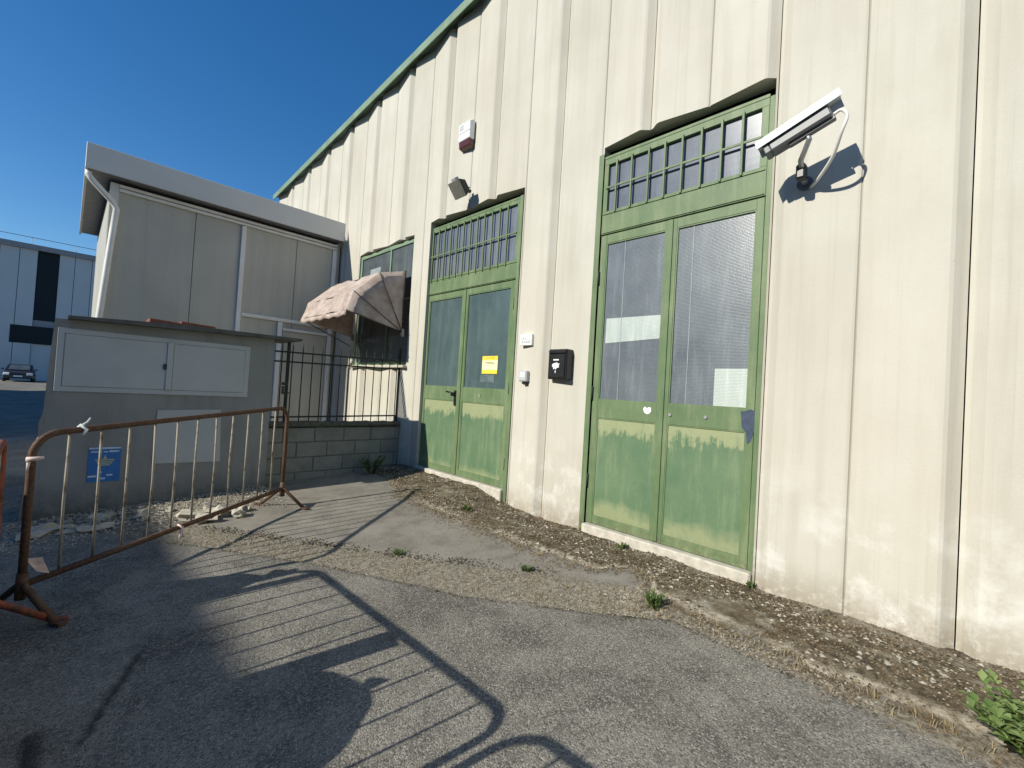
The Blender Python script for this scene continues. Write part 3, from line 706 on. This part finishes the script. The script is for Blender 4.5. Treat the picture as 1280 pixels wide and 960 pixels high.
def smoothpts(P_, n=5):
    P_ = [Vector(p) for p in P_]; out = []
    for i in range(len(P_)-1):
        p0, p1, p2, p3 = P_[max(0, i-1)], P_[i], P_[i+1], P_[min(len(P_)-1, i+2)]
        for q in range(n):
            t = q/n; out.append(.5*((2*p1)+(p2-p0)*t+(2*p0-5*p1+4*p2-p3)*t*t+(3*p1-p0-3*p2+p3)*t**3))
    return out+[P_[-1]]
MB().tube(smoothpts(cb), .011, 10).build('cable', 'white_metal', CC)

# alarm siren
AS = thing('alarm_siren', 'white alarm siren box with a dark red lamp high on the facade', 'siren', (3.80, 5.0, 4.7))
m = MB(); m.prism([(3.83, 5.13, 4.79), (3.74, 5.13, 4.79), (3.735, 5.13, 5.03), (3.80, 5.13, 5.07), (3.83, 5.13, 5.07)], (0, -.25, 0)); m.build('housing', 'white', AS, bevel=.008, fix=True)
m = MB(); m.prism([(3.83, 5.125, 4.788), (3.745, 5.125, 4.788), (3.755, 5.125, 4.70), (3.83, 5.125, 4.68)], (0, -.24, 0)); m.build('lamp_lens', 'red_plastic', AS, bevel=.008, fix=True)
MB().box(3.7325, 3.737, 5.02, 5.105, 4.94, 5.01).build('speaker_grille', 'grey_metal', AS)
MB().box(3.7335, 3.737, 4.885, 5.12, 4.895, 4.903).build('seam', 'grey_metal', AS)

# floodlight
FL = thing('floodlight', 'tilted grey floodlight fixed above the door with the black lever', 'floodlight', (3.80, 4.9, 4.0))
fc = Vector((3.62, 4.86, 4.02)); fn = Vector((-.75, .12, -.62)).normalized(); fs_ = Vector((.1, 1, .05)); fs_ = (fs_-fn*fs_.dot(fn)).normalized(); fu = fn.cross(fs_)
w0, h0 = .145, .115
fr_ = [fc+fn*.05+fs_*w0*i+fu*h0*j for i, j in ((-1, -1), (1, -1), (1, 1), (-1, 1))]; bk_ = [fc-fn*.07+fs_*w0*.72*i+fu*h0*.6*j for i, j in ((-1, -1), (1, -1), (1, 1), (-1, 1))]
MB().add(bk_+fr_, [(3, 2, 1, 0), (4, 5, 6, 7), (0, 1, 5, 4), (1, 2, 6, 5), (2, 3, 7, 6), (3, 0, 4, 7)]).build('housing', 'fence', FL, bevel=.008, fix=True)
MB().obox(fc+fn*.054, fs_*w0*.97, fu*h0*.97, fn*.003).build('front_glass', simple('floodlight_glass', (.20, .195, .165), .25, var=.2, scale=18), FL, bevel=.002)
MB().bar(fc+fs_*.10-fn*.02, fc+fs_*.10+Vector((.10, 0, .02)), .02, .006).bar(fc-fs_*.10-fn*.02, fc-fs_*.10+Vector((.10, 0, .02)), .02, .006).bar(fc+Vector((.09, 0, .02)), (3.80, 4.86, 4.04), .05, .03).build('bracket', 'fence', FL)
MB().obox(fc-fu*(h0+.012)+fn*.01, fs_*.05, fu*.02, fn*.03).build('junction_box', 'grey_metal', FL, bevel=.004)

# name plate, intercom, mailbox between the doors
NP = thing('name_plate', 'small white name plate with two dark lines above the intercom', 'sign', (3.80, 3.6, 1.87))
MB().box(3.775, 3.82, 3.515, 3.705, 1.865, 1.995).build('plate', 'white', NP, bevel=.003)
m = MB()
for z, spans in ((1.945, ((.02, .03), (.04, .06), (.075, .085), (.095, .11))), (1.905, ((.015, .045), (.055, .072), (.08, .10), (.108, .13), (.136, .16)))):
    for s0, s1 in spans:
        y1_ = 3.695-s0; y0_ = 3.695-s1
        m.box(3.7738, 3.7748, y0_, y1_, z-.012, z-.007).box(3.7738, 3.7748, y0_, y0_+.005, z-.012, z+.012)
        if s1-s0 > .018: m.box(3.7738, 3.7748, y0_, y1_, z+.008, z+.013)
m.build('lettering', 'ink', NP)
IC = thing('intercom', 'grey intercom box with a dark sensor beneath on the pier', 'intercom', (3.80, 3.6, 1.42))
MB().box(3.755, 3.83, 3.55, 3.675, 1.44, 1.57).build('housing', 'grey_metal', IC, bevel=.012)
MB().box(3.768, 3.82, 3.56, 3.63, 1.412, 1.437).build('sensor', 'black', IC, bevel=.005)
MB().box(3.7535, 3.7555, 3.575, 3.65, 1.49, 1.55).build('speaker_plate', 'white_metal', IC)
MX = thing('mailbox', 'black mailbox with a white emblem on the pier between the doors', 'mailbox', (3.80, 3.05, 1.47))
MB().box(3.715, 3.84, 2.935, 3.195, 1.475, 1.80).build('housing', 'black', MX, bevel=.01)
MB().box(3.703, 3.7145, 2.955, 3.175, 1.49, 1.745).build('door', 'black', MX, bevel=.006)
MB().box(3.70, 3.7155, 2.95, 3.18, 1.755, 1.785).build('letter_flap', 'black', MX, bevel=.004)
m = MB(); m.box(3.7015, 3.7028, 3.035, 3.11, 1.675, 1.690)
bl = [(.0, -.045), (.02, -.02), (.05, -.015), (.045, .015), (.062, .03), (.03, .03), (.02, .045), (-.015, .035), (-.04, .03), (-.055, .005), (-.035, -.015), (-.03, -.04), (-.01, -.025)]
m.prism([(3.7015, 3.075-p*.95, 1.615+q*.9) for p, q in bl], (.0012, 0, 0)); m.prism([(3.7015, 3.085, 1.565), (3.7015, 3.065, 1.565), (3.7015, 3.075, 1.535)], (.0012, 0, 0))
m.build('emblem', 'white', MX, fix=True)

# papers on the doors
YN = thing('yellow_notice', 'yellow notice sheet stuck on the glass of the left leaf pair', 'notice', (XF, cv(4.44), cz(1.53)))
YN['label'] = 'yellow printed notice stuck on the teal door glass'
ny0, ny1, nz0, nz1 = cv(4.262), cv(4.565), cz(1.535), cz(1.77)
MB().box(XF+.0228, XF+.0245, ny0, ny1, nz0, nz1).build('sheet', 'cream_paper', YN)
MB().box(XF+.0222, XF+.0227, ny0, ny1, nz1-.055, nz1).box(XF+.0222, XF+.0227, ny0, ny1, nz0, nz0+.05).build('yellow_bands', 'yellow', YN)
m = MB().box(XF+.0216, XF+.0221, ny0+.06, ny1-.07, nz1-.032, nz1-.020); m.build('heading', 'gold_ink', YN)
m = MB()
for z, i0, i1 in ((.085, .08, .06), (.105, .05, .09)): m.box(XF+.0222, XF+.0227, ny0+i0, ny1-i1, nz1-z, nz1-z+.008)
m.build('text_lines', 'ink', YN)
RP = MB().box(XF+.0236, XF+.0246, ny0+.05, ny1+.02, cz(1.42), cz(1.52)).build('tape_residue', simple('tape_residue', (.11, .15, .15), .5, var=.3), origin=(0,0,0))
tag(RP, 'greyish tape residue on the glass below the yellow notice', 'residue')
WS = MB().prism([(XF+.0230, cv(2.633), cz(2.133)), (XF+.0230, cv(2.633), cz(1.875)), (XF+.0230, cv(2.03), cz(1.90)), (XF+.0230, cv(2.03), cz(2.125))], (.0012, 0, 0)).build('paper_strip', 'paper_glass', fix=True, origin=(0,0,0))
tag(WS, 'wide blank white paper strip across the narrower frosted door pane', 'paper')
WP = MB().box(XF+.0228, XF+.0242, cv(1.242), cv(1.505), cz(1.288), cz(1.615)).build('paper_sheet', 'paper_glass', origin=(0,0,0))
tag(WP, 'blank white paper sheet at the bottom corner of frosted glass', 'paper')
bl2 = [(0, -.05), (.035, -.04), (.055, -.01), (.05, .03), (.02, .035), (.0, .02), (-.03, .04), (-.05, .01), (-.035, -.03)]
ST = MB().prism([(XF+.0050, cv(2.111)-p*.8, cz(1.215)+q*.8) for p, q in bl2], (.0015, 0, 0)).build('sticker', 'white', fix=True, origin=(0,0,0))
tag(ST, 'torn white sticker on the green middle rail of the door', 'sticker')

# ------------------------------------------------------------------ crowd barriers
def barrier(p0, p1, nb, label, mats=('rust', 'galv'), hgt=1.09, foot0=True):
    p0, p1 = Vector(p0), Vector(p1); d = (p1-p0); L = d.length; d.normalize(); nrm = Vector((-d.y, d.x, 0))
    def P(s, z): q = p0+d*s; return Vector((q.x, q.y, gz(q.x)*(1)+z))
    o = thing('crowd_barrier', label, 'barrier', tuple((p0+p1)/2+Vector((0, 0, gz((p0.x+p1.x)/2)))), 'crowd barriers lined up across the yard')
    zb, zt, rc = .20, hgt-.02, .13
    # upper hoop
    pts = [P(0, zb-.03)]
    pts += [P(0, zb+.4), P(0, zt-rc)] + [P(rc-rc*math.cos(t), zt-rc+rc*math.sin(t)) for t in np.linspace(0, math.pi/2, 7)[1:]]
    pts += [P(L*.33, zt), P(L*.66, zt)] + [P(L-rc+rc*math.sin(t), zt-rc+rc*math.cos(t)) for t in np.linspace(0, math.pi/2, 7)] + [P(L, zb+.4), P(L, zb-.03)]
    MB().tube(pts, .020, 10).build('frame_tube', mats[0], o)
    MB().tube([P(.02, zb), P(L*.5, zb-.004), P(L-.02, zb)], .020, 10).build('bottom_rail', mats[0], o)
    for i in range(nb):
        s_ = L*(i+1)/(nb+1); bend = rnd.uniform(-.012, .012)
        MB().tube([P(s_, zb), P(s_+bend, (zb+zt)/2), P(s_, zt)], .0075, 6).build('bar', mats[1], o)
    for s_ in (.0, L):
        q = P(s_, 0)
        f = MB()
        for sg in (-1, 1):
            e = q+nrm*.26*sg; e.z = gz(e.x)+.012
            f.tube([P(s_, .22), P(s_, .19)+nrm*.03*sg, e], .019 if s_ == 0 else .017, 8)
            g_ = e+nrm*.02*sg; f.obox(g_, nrm*.03, d*.02, Vector((0, 0, .008)))
        f.tube([P(s_, .12), P(s_, .27)], .026, 10)
        f.build('foot', mats[0], o)
    return o
barrier((-.115, 3.80, 0), (1.705, 5.10, 0), 11, 'rusty crowd barrier with white tape knots, standing before the grey enclosure')
barrier((-.222, 3.62, 0), (-.17, 1.55, 0), 11, 'reddish rusty crowd barrier meeting the taped one at its end', ('red_rust', 'galv'))
barrier((-.155, 1.48, 0), (-.10, -.74, 0), 11, 'brown rusty crowd barrier farthest from the grey enclosure')
# scraps of tape on the barrier
def on_b(s_, z): p0, d = Vector((-.115, 3.80, 0)), Vector((1.82, 1.30, 0)).normalized(); q = p0+d*s_; return Vector((q.x, q.y, gz(q.x)+z))
q = on_b(.245, 1.07)
m = MB().tube([q+Vector((-.028, .01, -.01)), q+Vector((0, 0, .026)), q+Vector((.026, -.01, 0)), q+Vector((.01, -.028, -.03))], [.010, .014, .012, .006], 6).tube([q+Vector((0, 0, .022)), q+Vector((.03, .01, .05)), q+Vector((.042, .015, .075))], [.008, .006, .004], 5)
tag(m.build('tape_knot', 'paper', origin=tuple(q)), 'knotted white tape scrap on top of the rusty rail', 'tape')
q = on_b(1.02, .20)
m = MB().tube([q+Vector((-.02, -.01, .02)), q+Vector((.01, -.026, .0)), q+Vector((.0, -.03, -.05)), q+Vector((-.008, -.032, -.10))], [.008, .012, .008, .003], 6).tube([q+Vector((.01, -.026, 0)), q+Vector((.018, -.03, -.08))], [.007, .003], 5)
tag(m.build('tape_knot', 'tape', origin=tuple(q)), 'pink and white tape scrap dangling from the bottom rail', 'tape')
q = on_b(.0, .92)
m = MB().tube([q+Vector((-.02, -.02, .01)), q+Vector((.015, -.028, .012)), q+Vector((.05, -.03, .02))], [.016, .014, .008], 6).tube([q+Vector((-.01, -.02, 0)), q+Vector((-.015, -.025, -.06))], [.010, .004], 5)
tag(m.build('tape_wrap', 'tape', origin=tuple(q)), 'faded pink tape wrapped round the barrier end post', 'tape')
q = on_b(.03, .30)
m = MB().prism([q+Vector((-.02, -.02, .05)), q+Vector((.05, -.005, .04)), q+Vector((.085, .02, -.07)), q+Vector((.03, .0, -.04))], (.002, -.004, 0))
tag(m.build('tape_flag', 'tape', origin=tuple(q), fix=True), 'torn pale tape flag above the barrier foot', 'tape')

# ------------------------------------------------------------------ out of view: guessed sacks and boards shaped to cast yard shadows; shading building
def sack(name, label, c, r, h, seed):  # unseen sack shape, added for the shadow it throws into the yard
    o = thing(name, label, 'sack', c, 'unseen sacks added behind the barriers for their shadow'); rows = []
    for i in range(15):
        t = i/14; rad = r*(math.sin(math.pi*min(1, t*.93+.07))**.55) if t < .97 else .02; z = h*t; row = []
        for k_ in range(21):
            a_ = 2*math.pi*(k_ % 20)/20; w_ = 1+.16*mnoise.noise(Vector((math.cos(a_)*1.6+seed, math.sin(a_)*1.6, t*3)))
            row.append((c[0]+rad*w_*math.cos(a_), c[1]+rad*w_*math.sin(a_), c[2]+z))
        rows.append(row)
    MB().grid(rows, True).build('body', 'sack', o)
    MB().tube([(c[0], c[1], c[2]+h*.97), (c[0], c[1], c[2]+h+.03), (c[0]+.02, c[1]+.03, c[2]+h+.08)], [.045, .02, .045], 8).build('knot', 'sack', o)
sack('shadow_sack', 'unseen black sack added for its shadow, lying under a fuller one', (-.62, 2.20, gz(-.62)-.01), .42, .52, 1.)
sack('shadow_sack', 'unseen bulging black sack added for its shadow, on top of another', (-.60, 2.17, gz(-.6)+.45), .37, .62, 5.)
sack('shadow_sack', 'unseen black sack added for its shadow, beside the split boards', (-.66, 3.74, gz(-.66)-.01), .27, 1.16, 9.)
for p_, q_, w_, lab in (((-.85, 2.62), (-.19, 2.42, .86), .16, 'unseen wide board added for its shadow, leaning on the reddish barrier rail'),
                        ((-.80, 3.60), (-.50, 3.55, 1.05), .08, 'unseen longer split board added for its shadow, among the sacks'),
                        ((-.80, 3.72), (-.50, 3.68, .99), .09, 'unseen shorter split board added for its shadow, among the sacks')):
    tag(MB().bar((*p_, gz(p_[0])), (q_[0], q_[1], q_[2]), w_, .02, (1, 0, 0)).build('board', 'wood', origin=(*p_, gz(p_[0])), bevel=.003), lab, 'board')  # unseen boards, added for the shadows they throw
WB = thing('opposite_building', 'plain rendered workshop building across the yard, casting the broad shade', 'building', (-20, 5, gz(-20)))
top = 8.62
MB().box(-26, -14, -30, 40, -.3, top).build('wall', 'west', WB)
MB().box(-26.15, -13.85, -30.15, 40.15, top, top+.12).build('roof', 'far_roof', WB)
for k_ in range(9):
    y = -26+7*k_
    wd = MB().box(-14.0, -13.97, y, y+3.2, 4.8, 6.8).build('window', 'grey_metal', WB); MB().box(-13.968, -13.96, y+.1, y+1.55, 4.9, 6.7).box(-13.968, -13.96, y+1.65, y+3.1, 4.9, 6.7).build('pane', 'clear_dark', wd)
for k_ in range(4):
    y = -20+15*k_; MB().box(-14.0, -13.96, y, y+4, -.3, 3.8).build('shutter_door', 'grey_metal', WB, bevel=.005)

# ------------------------------------------------------------------ far building, car
FB = thing('far_warehouse', 'distant grey-blue panelled warehouse with a tall dark window strip', 'warehouse', (0, 62, gz(-3)))
YFB = 62.; sc = YFB/50.
ztop = EYE+(10.0-EYE)*sc
def fx(x50): return x50*sc
win = (fx(-2.04), fx(-.88))
x = -16.; 
edges = []
while x < 12: edges.append(x); x += 1.28*sc/2*1.55
for a_, b_ in zip(edges, edges[1:]):
    for u_, v_ in ((a_, min(b_, win[0])), (max(a_, win[1]), b_)):
        if v_-u_ > .05: MB().box(u_+.02, v_-.02, YFB, YFB+.25, -.3, ztop-.05).build('wall_panel', 'far_panel', FB)
MB().box(-16, 12, YFB+.3, YFB+16, -.3, ztop-.1).build('body', 'dark', FB)
MB().box(-16.2, 12.2, YFB-.25, YFB+16, ztop-.05, ztop+.42).build('roof_edge', 'far_roof', FB)
zw = EYE+(4.65-EYE)*sc
MB().box(win[0], win[1], YFB+.12, YFB+.2, zw, ztop-.1).build('window', 'far_glass', FB)
MB().box(win[0]-1.4, win[1], YFB-.02, YFB+.1, EYE+(2.83-EYE)*sc, EYE+(4.17-EYE)*sc).build('dark_opening', 'far_glass', FB)
MB().box(win[0], win[1], YFB+.1, YFB+.22, -.3, EYE+(2.83-EYE)*sc).build('lower_panel', 'far_panel', FB)
MB().box(win[0], win[1], YFB+.1, YFB+.22, EYE+(4.17-EYE)*sc, zw).build('spandrel', 'far_roof', FB)
lf = MB().tube([(-16, YFB+.2, ztop+1.12), (12, YFB+.2, ztop+1.12)], .025, 5)
lf.build('roof_lifeline', 'wire', FB)
for x in np.arange(-15, 12, 3.): MB().tube([(x, YFB+.2, ztop+.4), (x, YFB+.2, ztop+1.12)], .02, 5).build('stanchion', 'grey_metal', FB)

CR = thing('parked_car', 'dark car parked in front of the distant grey warehouse', 'car', (-3., 57, gz(-3)))
cx, cy0, z0 = -2.85, 55.5, gz(-3)
prof = [(0, .35), (.02, .62), (.25, .78), (1.15, .95), (1.75, 1.42), (2.1, 1.48), (3.3, 1.46), (4.0, 1.02), (4.25, .95), (4.3, .4), (4.2, .28), (.1, .28)]
rows = []
for w_, sc_ in ((-.88, .0), (-.86, 1), (.86, 1), (.88, 0)):
    rows.append([(cx+w_*(1 if zz < 1.0 else .82), cy0+yy, z0+zz) for yy, zz in prof])
m = MB(); n = len(prof); vs = rows[1]+rows[2]; m.add(vs, [tuple(range(n)), tuple(reversed(range(n, 2*n)))]+[(i, n+i, n+(i+1) % n, (i+1) % n) for i in range(n)])
body = m.build('body', 'car', CR, bevel=.04, fix=True)
MB().prism([(cx-.62, cy0+1.17, z0+1.0), (cx+.62, cy0+1.17, z0+1.0), (cx+.58, cy0+1.70, z0+1.40), (cx-.58, cy0+1.70, z0+1.40)], (0, -.02, .012)).build('windscreen', 'clear_dark', CR, fix=True)
for sg in (-1, 1):
    MB().prism([(cx+sg*.80, cy0+1.4, z0+1.0), (cx+sg*.80, cy0+3.6, z0+1.0), (cx+sg*.74, cy0+3.2, z0+1.38), (cx+sg*.74, cy0+1.85, z0+1.38)], (sg*.02, 0, 0)).build('side_window', 'clear_dark', CR, fix=True)
    MB().obox((cx+sg*.66, cy0-.0, z0+.66), (.17, sg*.05, 0), (0, .06, .02), (0, 0, .085)).build('headlight', 'lens', CR, bevel=.02)
    MB().box(cx+sg*.98-.08, cx+sg*.98+.08, cy0+1.30, cy0+1.42, z0+.98, z0+1.1).build('mirror', 'car', CR, bevel=.02)
    for yy in (.8, 3.5):
        wh_ = MB().tube([(cx+sg*.70, cy0+yy, z0+.31), (cx+sg*.89, cy0+yy, z0+.31)], .31, 18).build('wheel', 'tyre', CR)
        MB().tube([(cx+sg*.885, cy0+yy, z0+.31), (cx+sg*.90, cy0+yy, z0+.31)], .2, 14).build('rim', 'alu', wh_)
MB().box(cx-.26, cx+.26, cy0-.03, cy0+.0, z0+.42, z0+.53).build('number_plate', 'white', CR)
MB().box(cx-.45, cx+.45, cy0-.02, cy0+.0, z0+.58, z0+.70).build('grille', 'black', CR)

# ------------------------------------------------------------------ rubble, grit, leaves, weeds
def chunk(c, sx, sy, sz, seed, name='rubble_chunk', mat='stone'):
    bm = bmesh.new(); bmesh.ops.create_icosphere(bm, subdivisions=2, radius=1)
    for v in bm.verts:
        n_ = 1+.5*mnoise.cell(v.co*1.6+Vector((seed, seed*2, 0)))+.3*mnoise.noise(v.co*2.3+Vector((seed, 0, 0))); v.co = Vector((v.co.x*sx*n_, v.co.y*sy*n_, v.co.z*sz*n_))
    me = bpy.data.meshes.new(name); bm.to_mesh(me); bm.free(); me.materials.append(MT[mat])
    o = bpy.data.objects.new(name, me); col.objects.link(o); o.location = c; o['_o'] = tuple(c); o.rotation_euler = (0, 0, seed*2.1); return o
GRP = 'pale rubble at the foot of the enclosure'
for i, (x, y, sx, sy, sz) in enumerate([(-.02, 5.58, .20, .10, .05), (.22, 5.42, .15, .08, .035), (.30, 5.75, .09, .06, .04), (.62, 5.62, .10, .07, .04), (.93, 5.30, .14, .09, .05), (1.02, 5.10, .09, .07, .045), (1.16, 5.22, .12, .08, .05), (1.30, 5.06, .08, .06, .04), (1.38, 5.22, .06, .05, .035), (.80, 5.62, .06, .05, .03), (1.10, 5.42, .07, .05, .035)]):
    tag(chunk((x, y, gz(x)+.03), sx, sy, sz, i*1.37+.3), 'pale lump of fallen render in the rubble below the grey enclosure', 'rubble', GRP)

def scatter(name, label, mat, n, fn, size, flat=.5, seed=1, leaf_=False):
    rr = random.Random(seed); vs, fs = [], []
    c = 0
    while c < n:
        p = fn(rr)
        if p is None: continue
        x, y, z = p; s_ = rr.uniform(*size); a_ = rr.uniform(0, 6.28); ca, sa = math.cos(a_), math.sin(a_); k_ = len(vs)
        if leaf_:
            L_, w_ = s_, s_*rr.uniform(.25, .6); t1, t2 = rr.uniform(-.4, .4), rr.uniform(-.5, .5)
            for u_, v_ in ((-L_, 0), (0, -w_), (L_, 0), (0, w_)):
                vs.append((x+u_*ca-v_*sa, y+u_*sa+v_*ca, z+.004+u_*t1+v_*t2))
            fs.append((k_, k_+1, k_+2)); fs.append((k_, k_+2, k_+3))
        else:
            for dx, dy, dz in ((1, 0, 0), (-.4, .8, 0), (-.5, -.8, 0), (rr.uniform(-.2, .2), rr.uniform(-.2, .2), rr.uniform(.6, 1.2)), (.1, 0, -.6)):
                e = s_*rr.uniform(.7, 1.2); vs.append((x+(dx*ca-dy*sa)*e, y+(dx*sa+dy*ca)*e, z+dz*e*flat+s_*.15))
            fs += [(k_+a, k_+b, k_+d) for a, b, d in ((0, 1, 3), (1, 2, 3), (2, 0, 3), (1, 0, 4), (2, 1, 4), (0, 2, 4))]
        c += 1
    return tag(MB().add(vs, fs).build(name, mat), label, kind='stuff')
def gnd_z(x, y):
    d1 = seg_side(L1, x, y); d2 = seg_side(L2, x, y)
    return gz(x)+(-.020*smooth(-.012, .03, d1)+.012*smooth(-.03, .06, d2))*smooth(.6, 1.7, y)
def in_joint(rr):
    t = rr.random()*(len(L1)-2.01); i = int(t); f = t-i
    ax, ay = L1[i]; bx, by = L1[i+1]; x, y = ax+(bx-ax)*f, ay+(by-ay)*f
    w_ = rr.random()*.42; ang = math.atan2(by-ay, bx-ax)+math.pi/2; x += math.cos(ang)*w_; y += math.sin(ang)*w_
    if seg_side(L1, x, y) < .0 or seg_side(L2, x, y) > .03: return None
    return x, y, gnd_z(x, y)
def on_strip(rr):
    y = rr.uniform(-1.2, 6.1); e = strip_edge(y); x = e+rr.random()*(3.93-e)
    if fbm(x, y, 2.6, 4, 6.1) < rr.uniform(-.35, .25): return None
    return x, y, strip_z(x, y)
def by_box(rr):
    x = rr.uniform(-.3, 1.8); y = rr.uniform(4.95, 6.08)
    if y < 5.0+.4*rr.random()*(1 if x < 1.3 else 2.2): return None
    return x, y, gz(x)+.03*smooth(5.0, 5.5, y)
def strip_foot(rr):
    y = rr.uniform(-1., 5.); x = strip_edge(y)-abs(rr.gauss(0, .10)); return x, y, gnd_z(x, y)
def anywhere(rr):
    x, y = rr.uniform(-.6, 2.9), rr.uniform(.3, 6); return x, y, gnd_z(x, y)
def on_line(P_, w_):
    def f(rr):
        t = rr.random()*(len(P_)-2.01); i = int(t); g_ = t-i; (ax, ay), (bx, by) = P_[i], P_[i+1]; x, y = ax+(bx-ax)*g_, ay+(by-ay)*g_
        if fbm(x, y, 3, 3, 17) < rr.uniform(-.35, .3): return None
        x += rr.gauss(0, w_); y += rr.gauss(0, w_); return x, y, gnd_z(x, y)+.002
    return f
scatter('joint_moss', 'dark moss clumps along the joint edges', 'moss', 1500, on_line(L2[:6], .03), (.003, .010), .8, 12)
scatter('joint_dirt', 'dark crumbs along the lower joint edge', 'moss', 900, on_line(L1, .015), (.003, .007), .7, 13)
scatter('joint_grit', 'loose grit in the crumbled asphalt joint', 'grit', 7000, in_joint, (.003, .010), .6, 2)
scatter('strip_grit', 'loose grit on the broken pavement', 'grit', 5000, on_strip, (.003, .012), .6, 3)
scatter('leaf_litter', 'brown leaf flakes and dead moss on the pavement strip', 'flake', 20000, on_strip, (.004, .012), 1, 4, True)
scatter('straw_litter', 'pale dry stalk bits on the pavement strip', 'straw', 6000, on_strip, (.003, .010), 1, 5, True)
scatter('moss_clumps', 'dark dead moss clumps on the pavement strip', 'moss', 4200, on_strip, (.004, .016), .7, 15)
scatter('slab_crumbs', 'pale concrete crumbs of the broken pavement', 'stone', 900, on_strip, (.006, .022), .5, 16)
scatter('kerb_litter', 'leaf flakes blown against the pavement edge', 'flake', 3500, strip_foot, (.004, .013), 1, 6, True)
scatter('rubble_grit', 'small rubble below the enclosure', 'stone', 2600, by_box, (.004, .018), .6, 8)
scatter('yard_pebbles', 'tiny pale pebbles strewn on the asphalt', 'stone', 260, anywhere, (.003, .007), .7, 9)

def blades(mb, c, n, h, spread, rr, w=.005, tint=None):
    for i in range(n):
        a_ = rr.uniform(0, 6.28); l_ = h*rr.uniform(.5, 1.1); out = spread*rr.uniform(.2, 1.); bx, by = c[0]+rr.gauss(0, .018), c[1]+rr.gauss(0, .018)
        dx, dy = math.cos(a_), math.sin(a_); px, py = -dy*w, dx*w; k_ = len(mb.v)
        mb.v += [(bx-px, by-py, c[2]), (bx+px, by+py, c[2]), (bx+dx*out*.5+px*.8, by+dy*out*.5+py*.8, c[2]+l_*.65), (bx+dx*out*.5-px*.8, by+dy*out*.5-py*.8, c[2]+l_*.65), (bx+dx*out, by+dy*out, c[2]+l_*.9)]
        mb.f += [(k_, k_+1, k_+2, k_+3), (k_+3, k_+2, k_+4)]; mb.sm += [False]*2
def tinted(o, rr):
    a_ = o.data.attributes.new('tint', 'FLOAT', 'POINT'); n_ = len(o.data.vertices); vals = [0.]*n_
    for i in range(0, n_, 5):
        t = rr.random()
        for j in range(i, min(i+5, n_)): vals[j] = t
    a_.data.foreach_set('value', vals)
# dry grass along the joint and pavement edges
rr = random.Random(21); mb = MB()
for i in range(420):
    p = in_joint(rr) if i % 2 else strip_foot(rr)
    if p: blades(mb, p, 6, .035, .035, rr, .0018)
tag(mb.build('dry_grass', 'straw'), 'thin dry grass sprouting from the joints', kind='stuff')
def weed(loc, n, h, spread, label, mat='weed', seed=1, w=.007):
    rr_ = random.Random(seed); m_ = MB(); blades(m_, loc, n, h, spread, rr_, w)
    o = m_.build('weed', mat, origin=loc); tinted(o, rr_); return tag(o, label, 'weed')
weed((2.76, 1.36, gnd_z(2.76, 1.36)), 60, .10, .09, 'small green weed tuft where the asphalt joint meets the broken pavement', seed=3)
weed((3.77, 1.10, strip_z(3.77, 1.10)), 26, .06, .05, 'tiny weed at the sill corner of the frosted-glass door', seed=4)
weed((3.72, 2.16, strip_z(3.72, 2.16)), 26, .07, .05, 'tiny weed on the moss before the frosted-glass door', seed=5)
weed((2.55, 2.28, gnd_z(2.55, 2.28)), 26, .05, .06, 'low weed in the older asphalt beside the gritty joint', seed=6)
weed((2.0, 3.2, gnd_z(2., 3.2)), 26, .05, .07, 'low weed tuft growing on the upper edge of the gritty joint', seed=7)
weed((3.12, 3.72, strip_z(3.12, 3.72)), 40, .07, .09, 'flat weed patch on the pavement edge before the door with the lever', seed=8)
# leafy weed by the block wall
def leafy(name, label, loc, stems, leaves, h, spread, lsize, mat, seed, lean=(0, 0)):
    rr_ = random.Random(seed); o = thing(name, label, 'plant', loc); ml = MB(); ms = MB()
    for i in range(stems):
        a_ = rr_.uniform(0, 6.28); rad = spread*math.sqrt(rr_.random()); hh = h*rr_.uniform(.55, 1.)
        tip = Vector((loc[0]+math.cos(a_)*rad+lean[0], loc[1]+math.sin(a_)*rad+lean[1], loc[2]+hh)); b_ = Vector(loc)+Vector((math.cos(a_), math.sin(a_), 0))*rad*.15
        midp = b_.lerp(tip, .5)+Vector((0, 0, hh*.12)); ms.tube([b_, midp, tip], [.004, .003, .0015], 5)
        for j in range(leaves):
            t = rr_.uniform(.25, 1.); p_ = (b_.lerp(midp, t*2) if t < .5 else midp.lerp(tip, t*2-1)); ang = rr_.uniform(0, 6.28); el_ = rr_.uniform(.1, .9)
            dv = Vector((math.cos(ang)*math.cos(el_), math.sin(ang)*math.cos(el_), math.sin(el_))); sv = dv.cross(Vector((0, 0, 1))).normalized(); nv = sv.cross(dv)
            L_ = lsize*rr_.uniform(.6, 1.15); w_ = L_*.30; k_ = len(ml.v)
            ml.v += [tuple(p_), tuple(p_+dv*L_*.5-sv*w_+nv*w_*.35), tuple(p_+dv*L_-nv*L_*.12), tuple(p_+dv*L_*.5+sv*w_+nv*w_*.35), tuple(p_+dv*L_*.52)]
            ml.f += [(k_, k_+1, k_+4), (k_+1, k_+2, k_+4), (k_+2, k_+3, k_+4), (k_+3, k_, k_+4)]; ml.sm += [True]*4
    ms.build('stem', mat, o); l_ = ml.build('leaves', mat, o); tinted(l_, rr_); return o
leafy('leafy_weed', 'dark green leafy weed at the foot of the block wall', (3.22, 6.02, -.0), 16, 12, .26, .20, .06, 'weed', 31)
leafy('leafy_plant', 'bright green broad-leaved plant growing from the pavement edge', (2.68, -.27, -.01), 80, 26, .25, .21, .046, 'leaf', 33, (-.03, .03))

for o in bpy.data.objects:
    if '_o' in o: del o['_o']
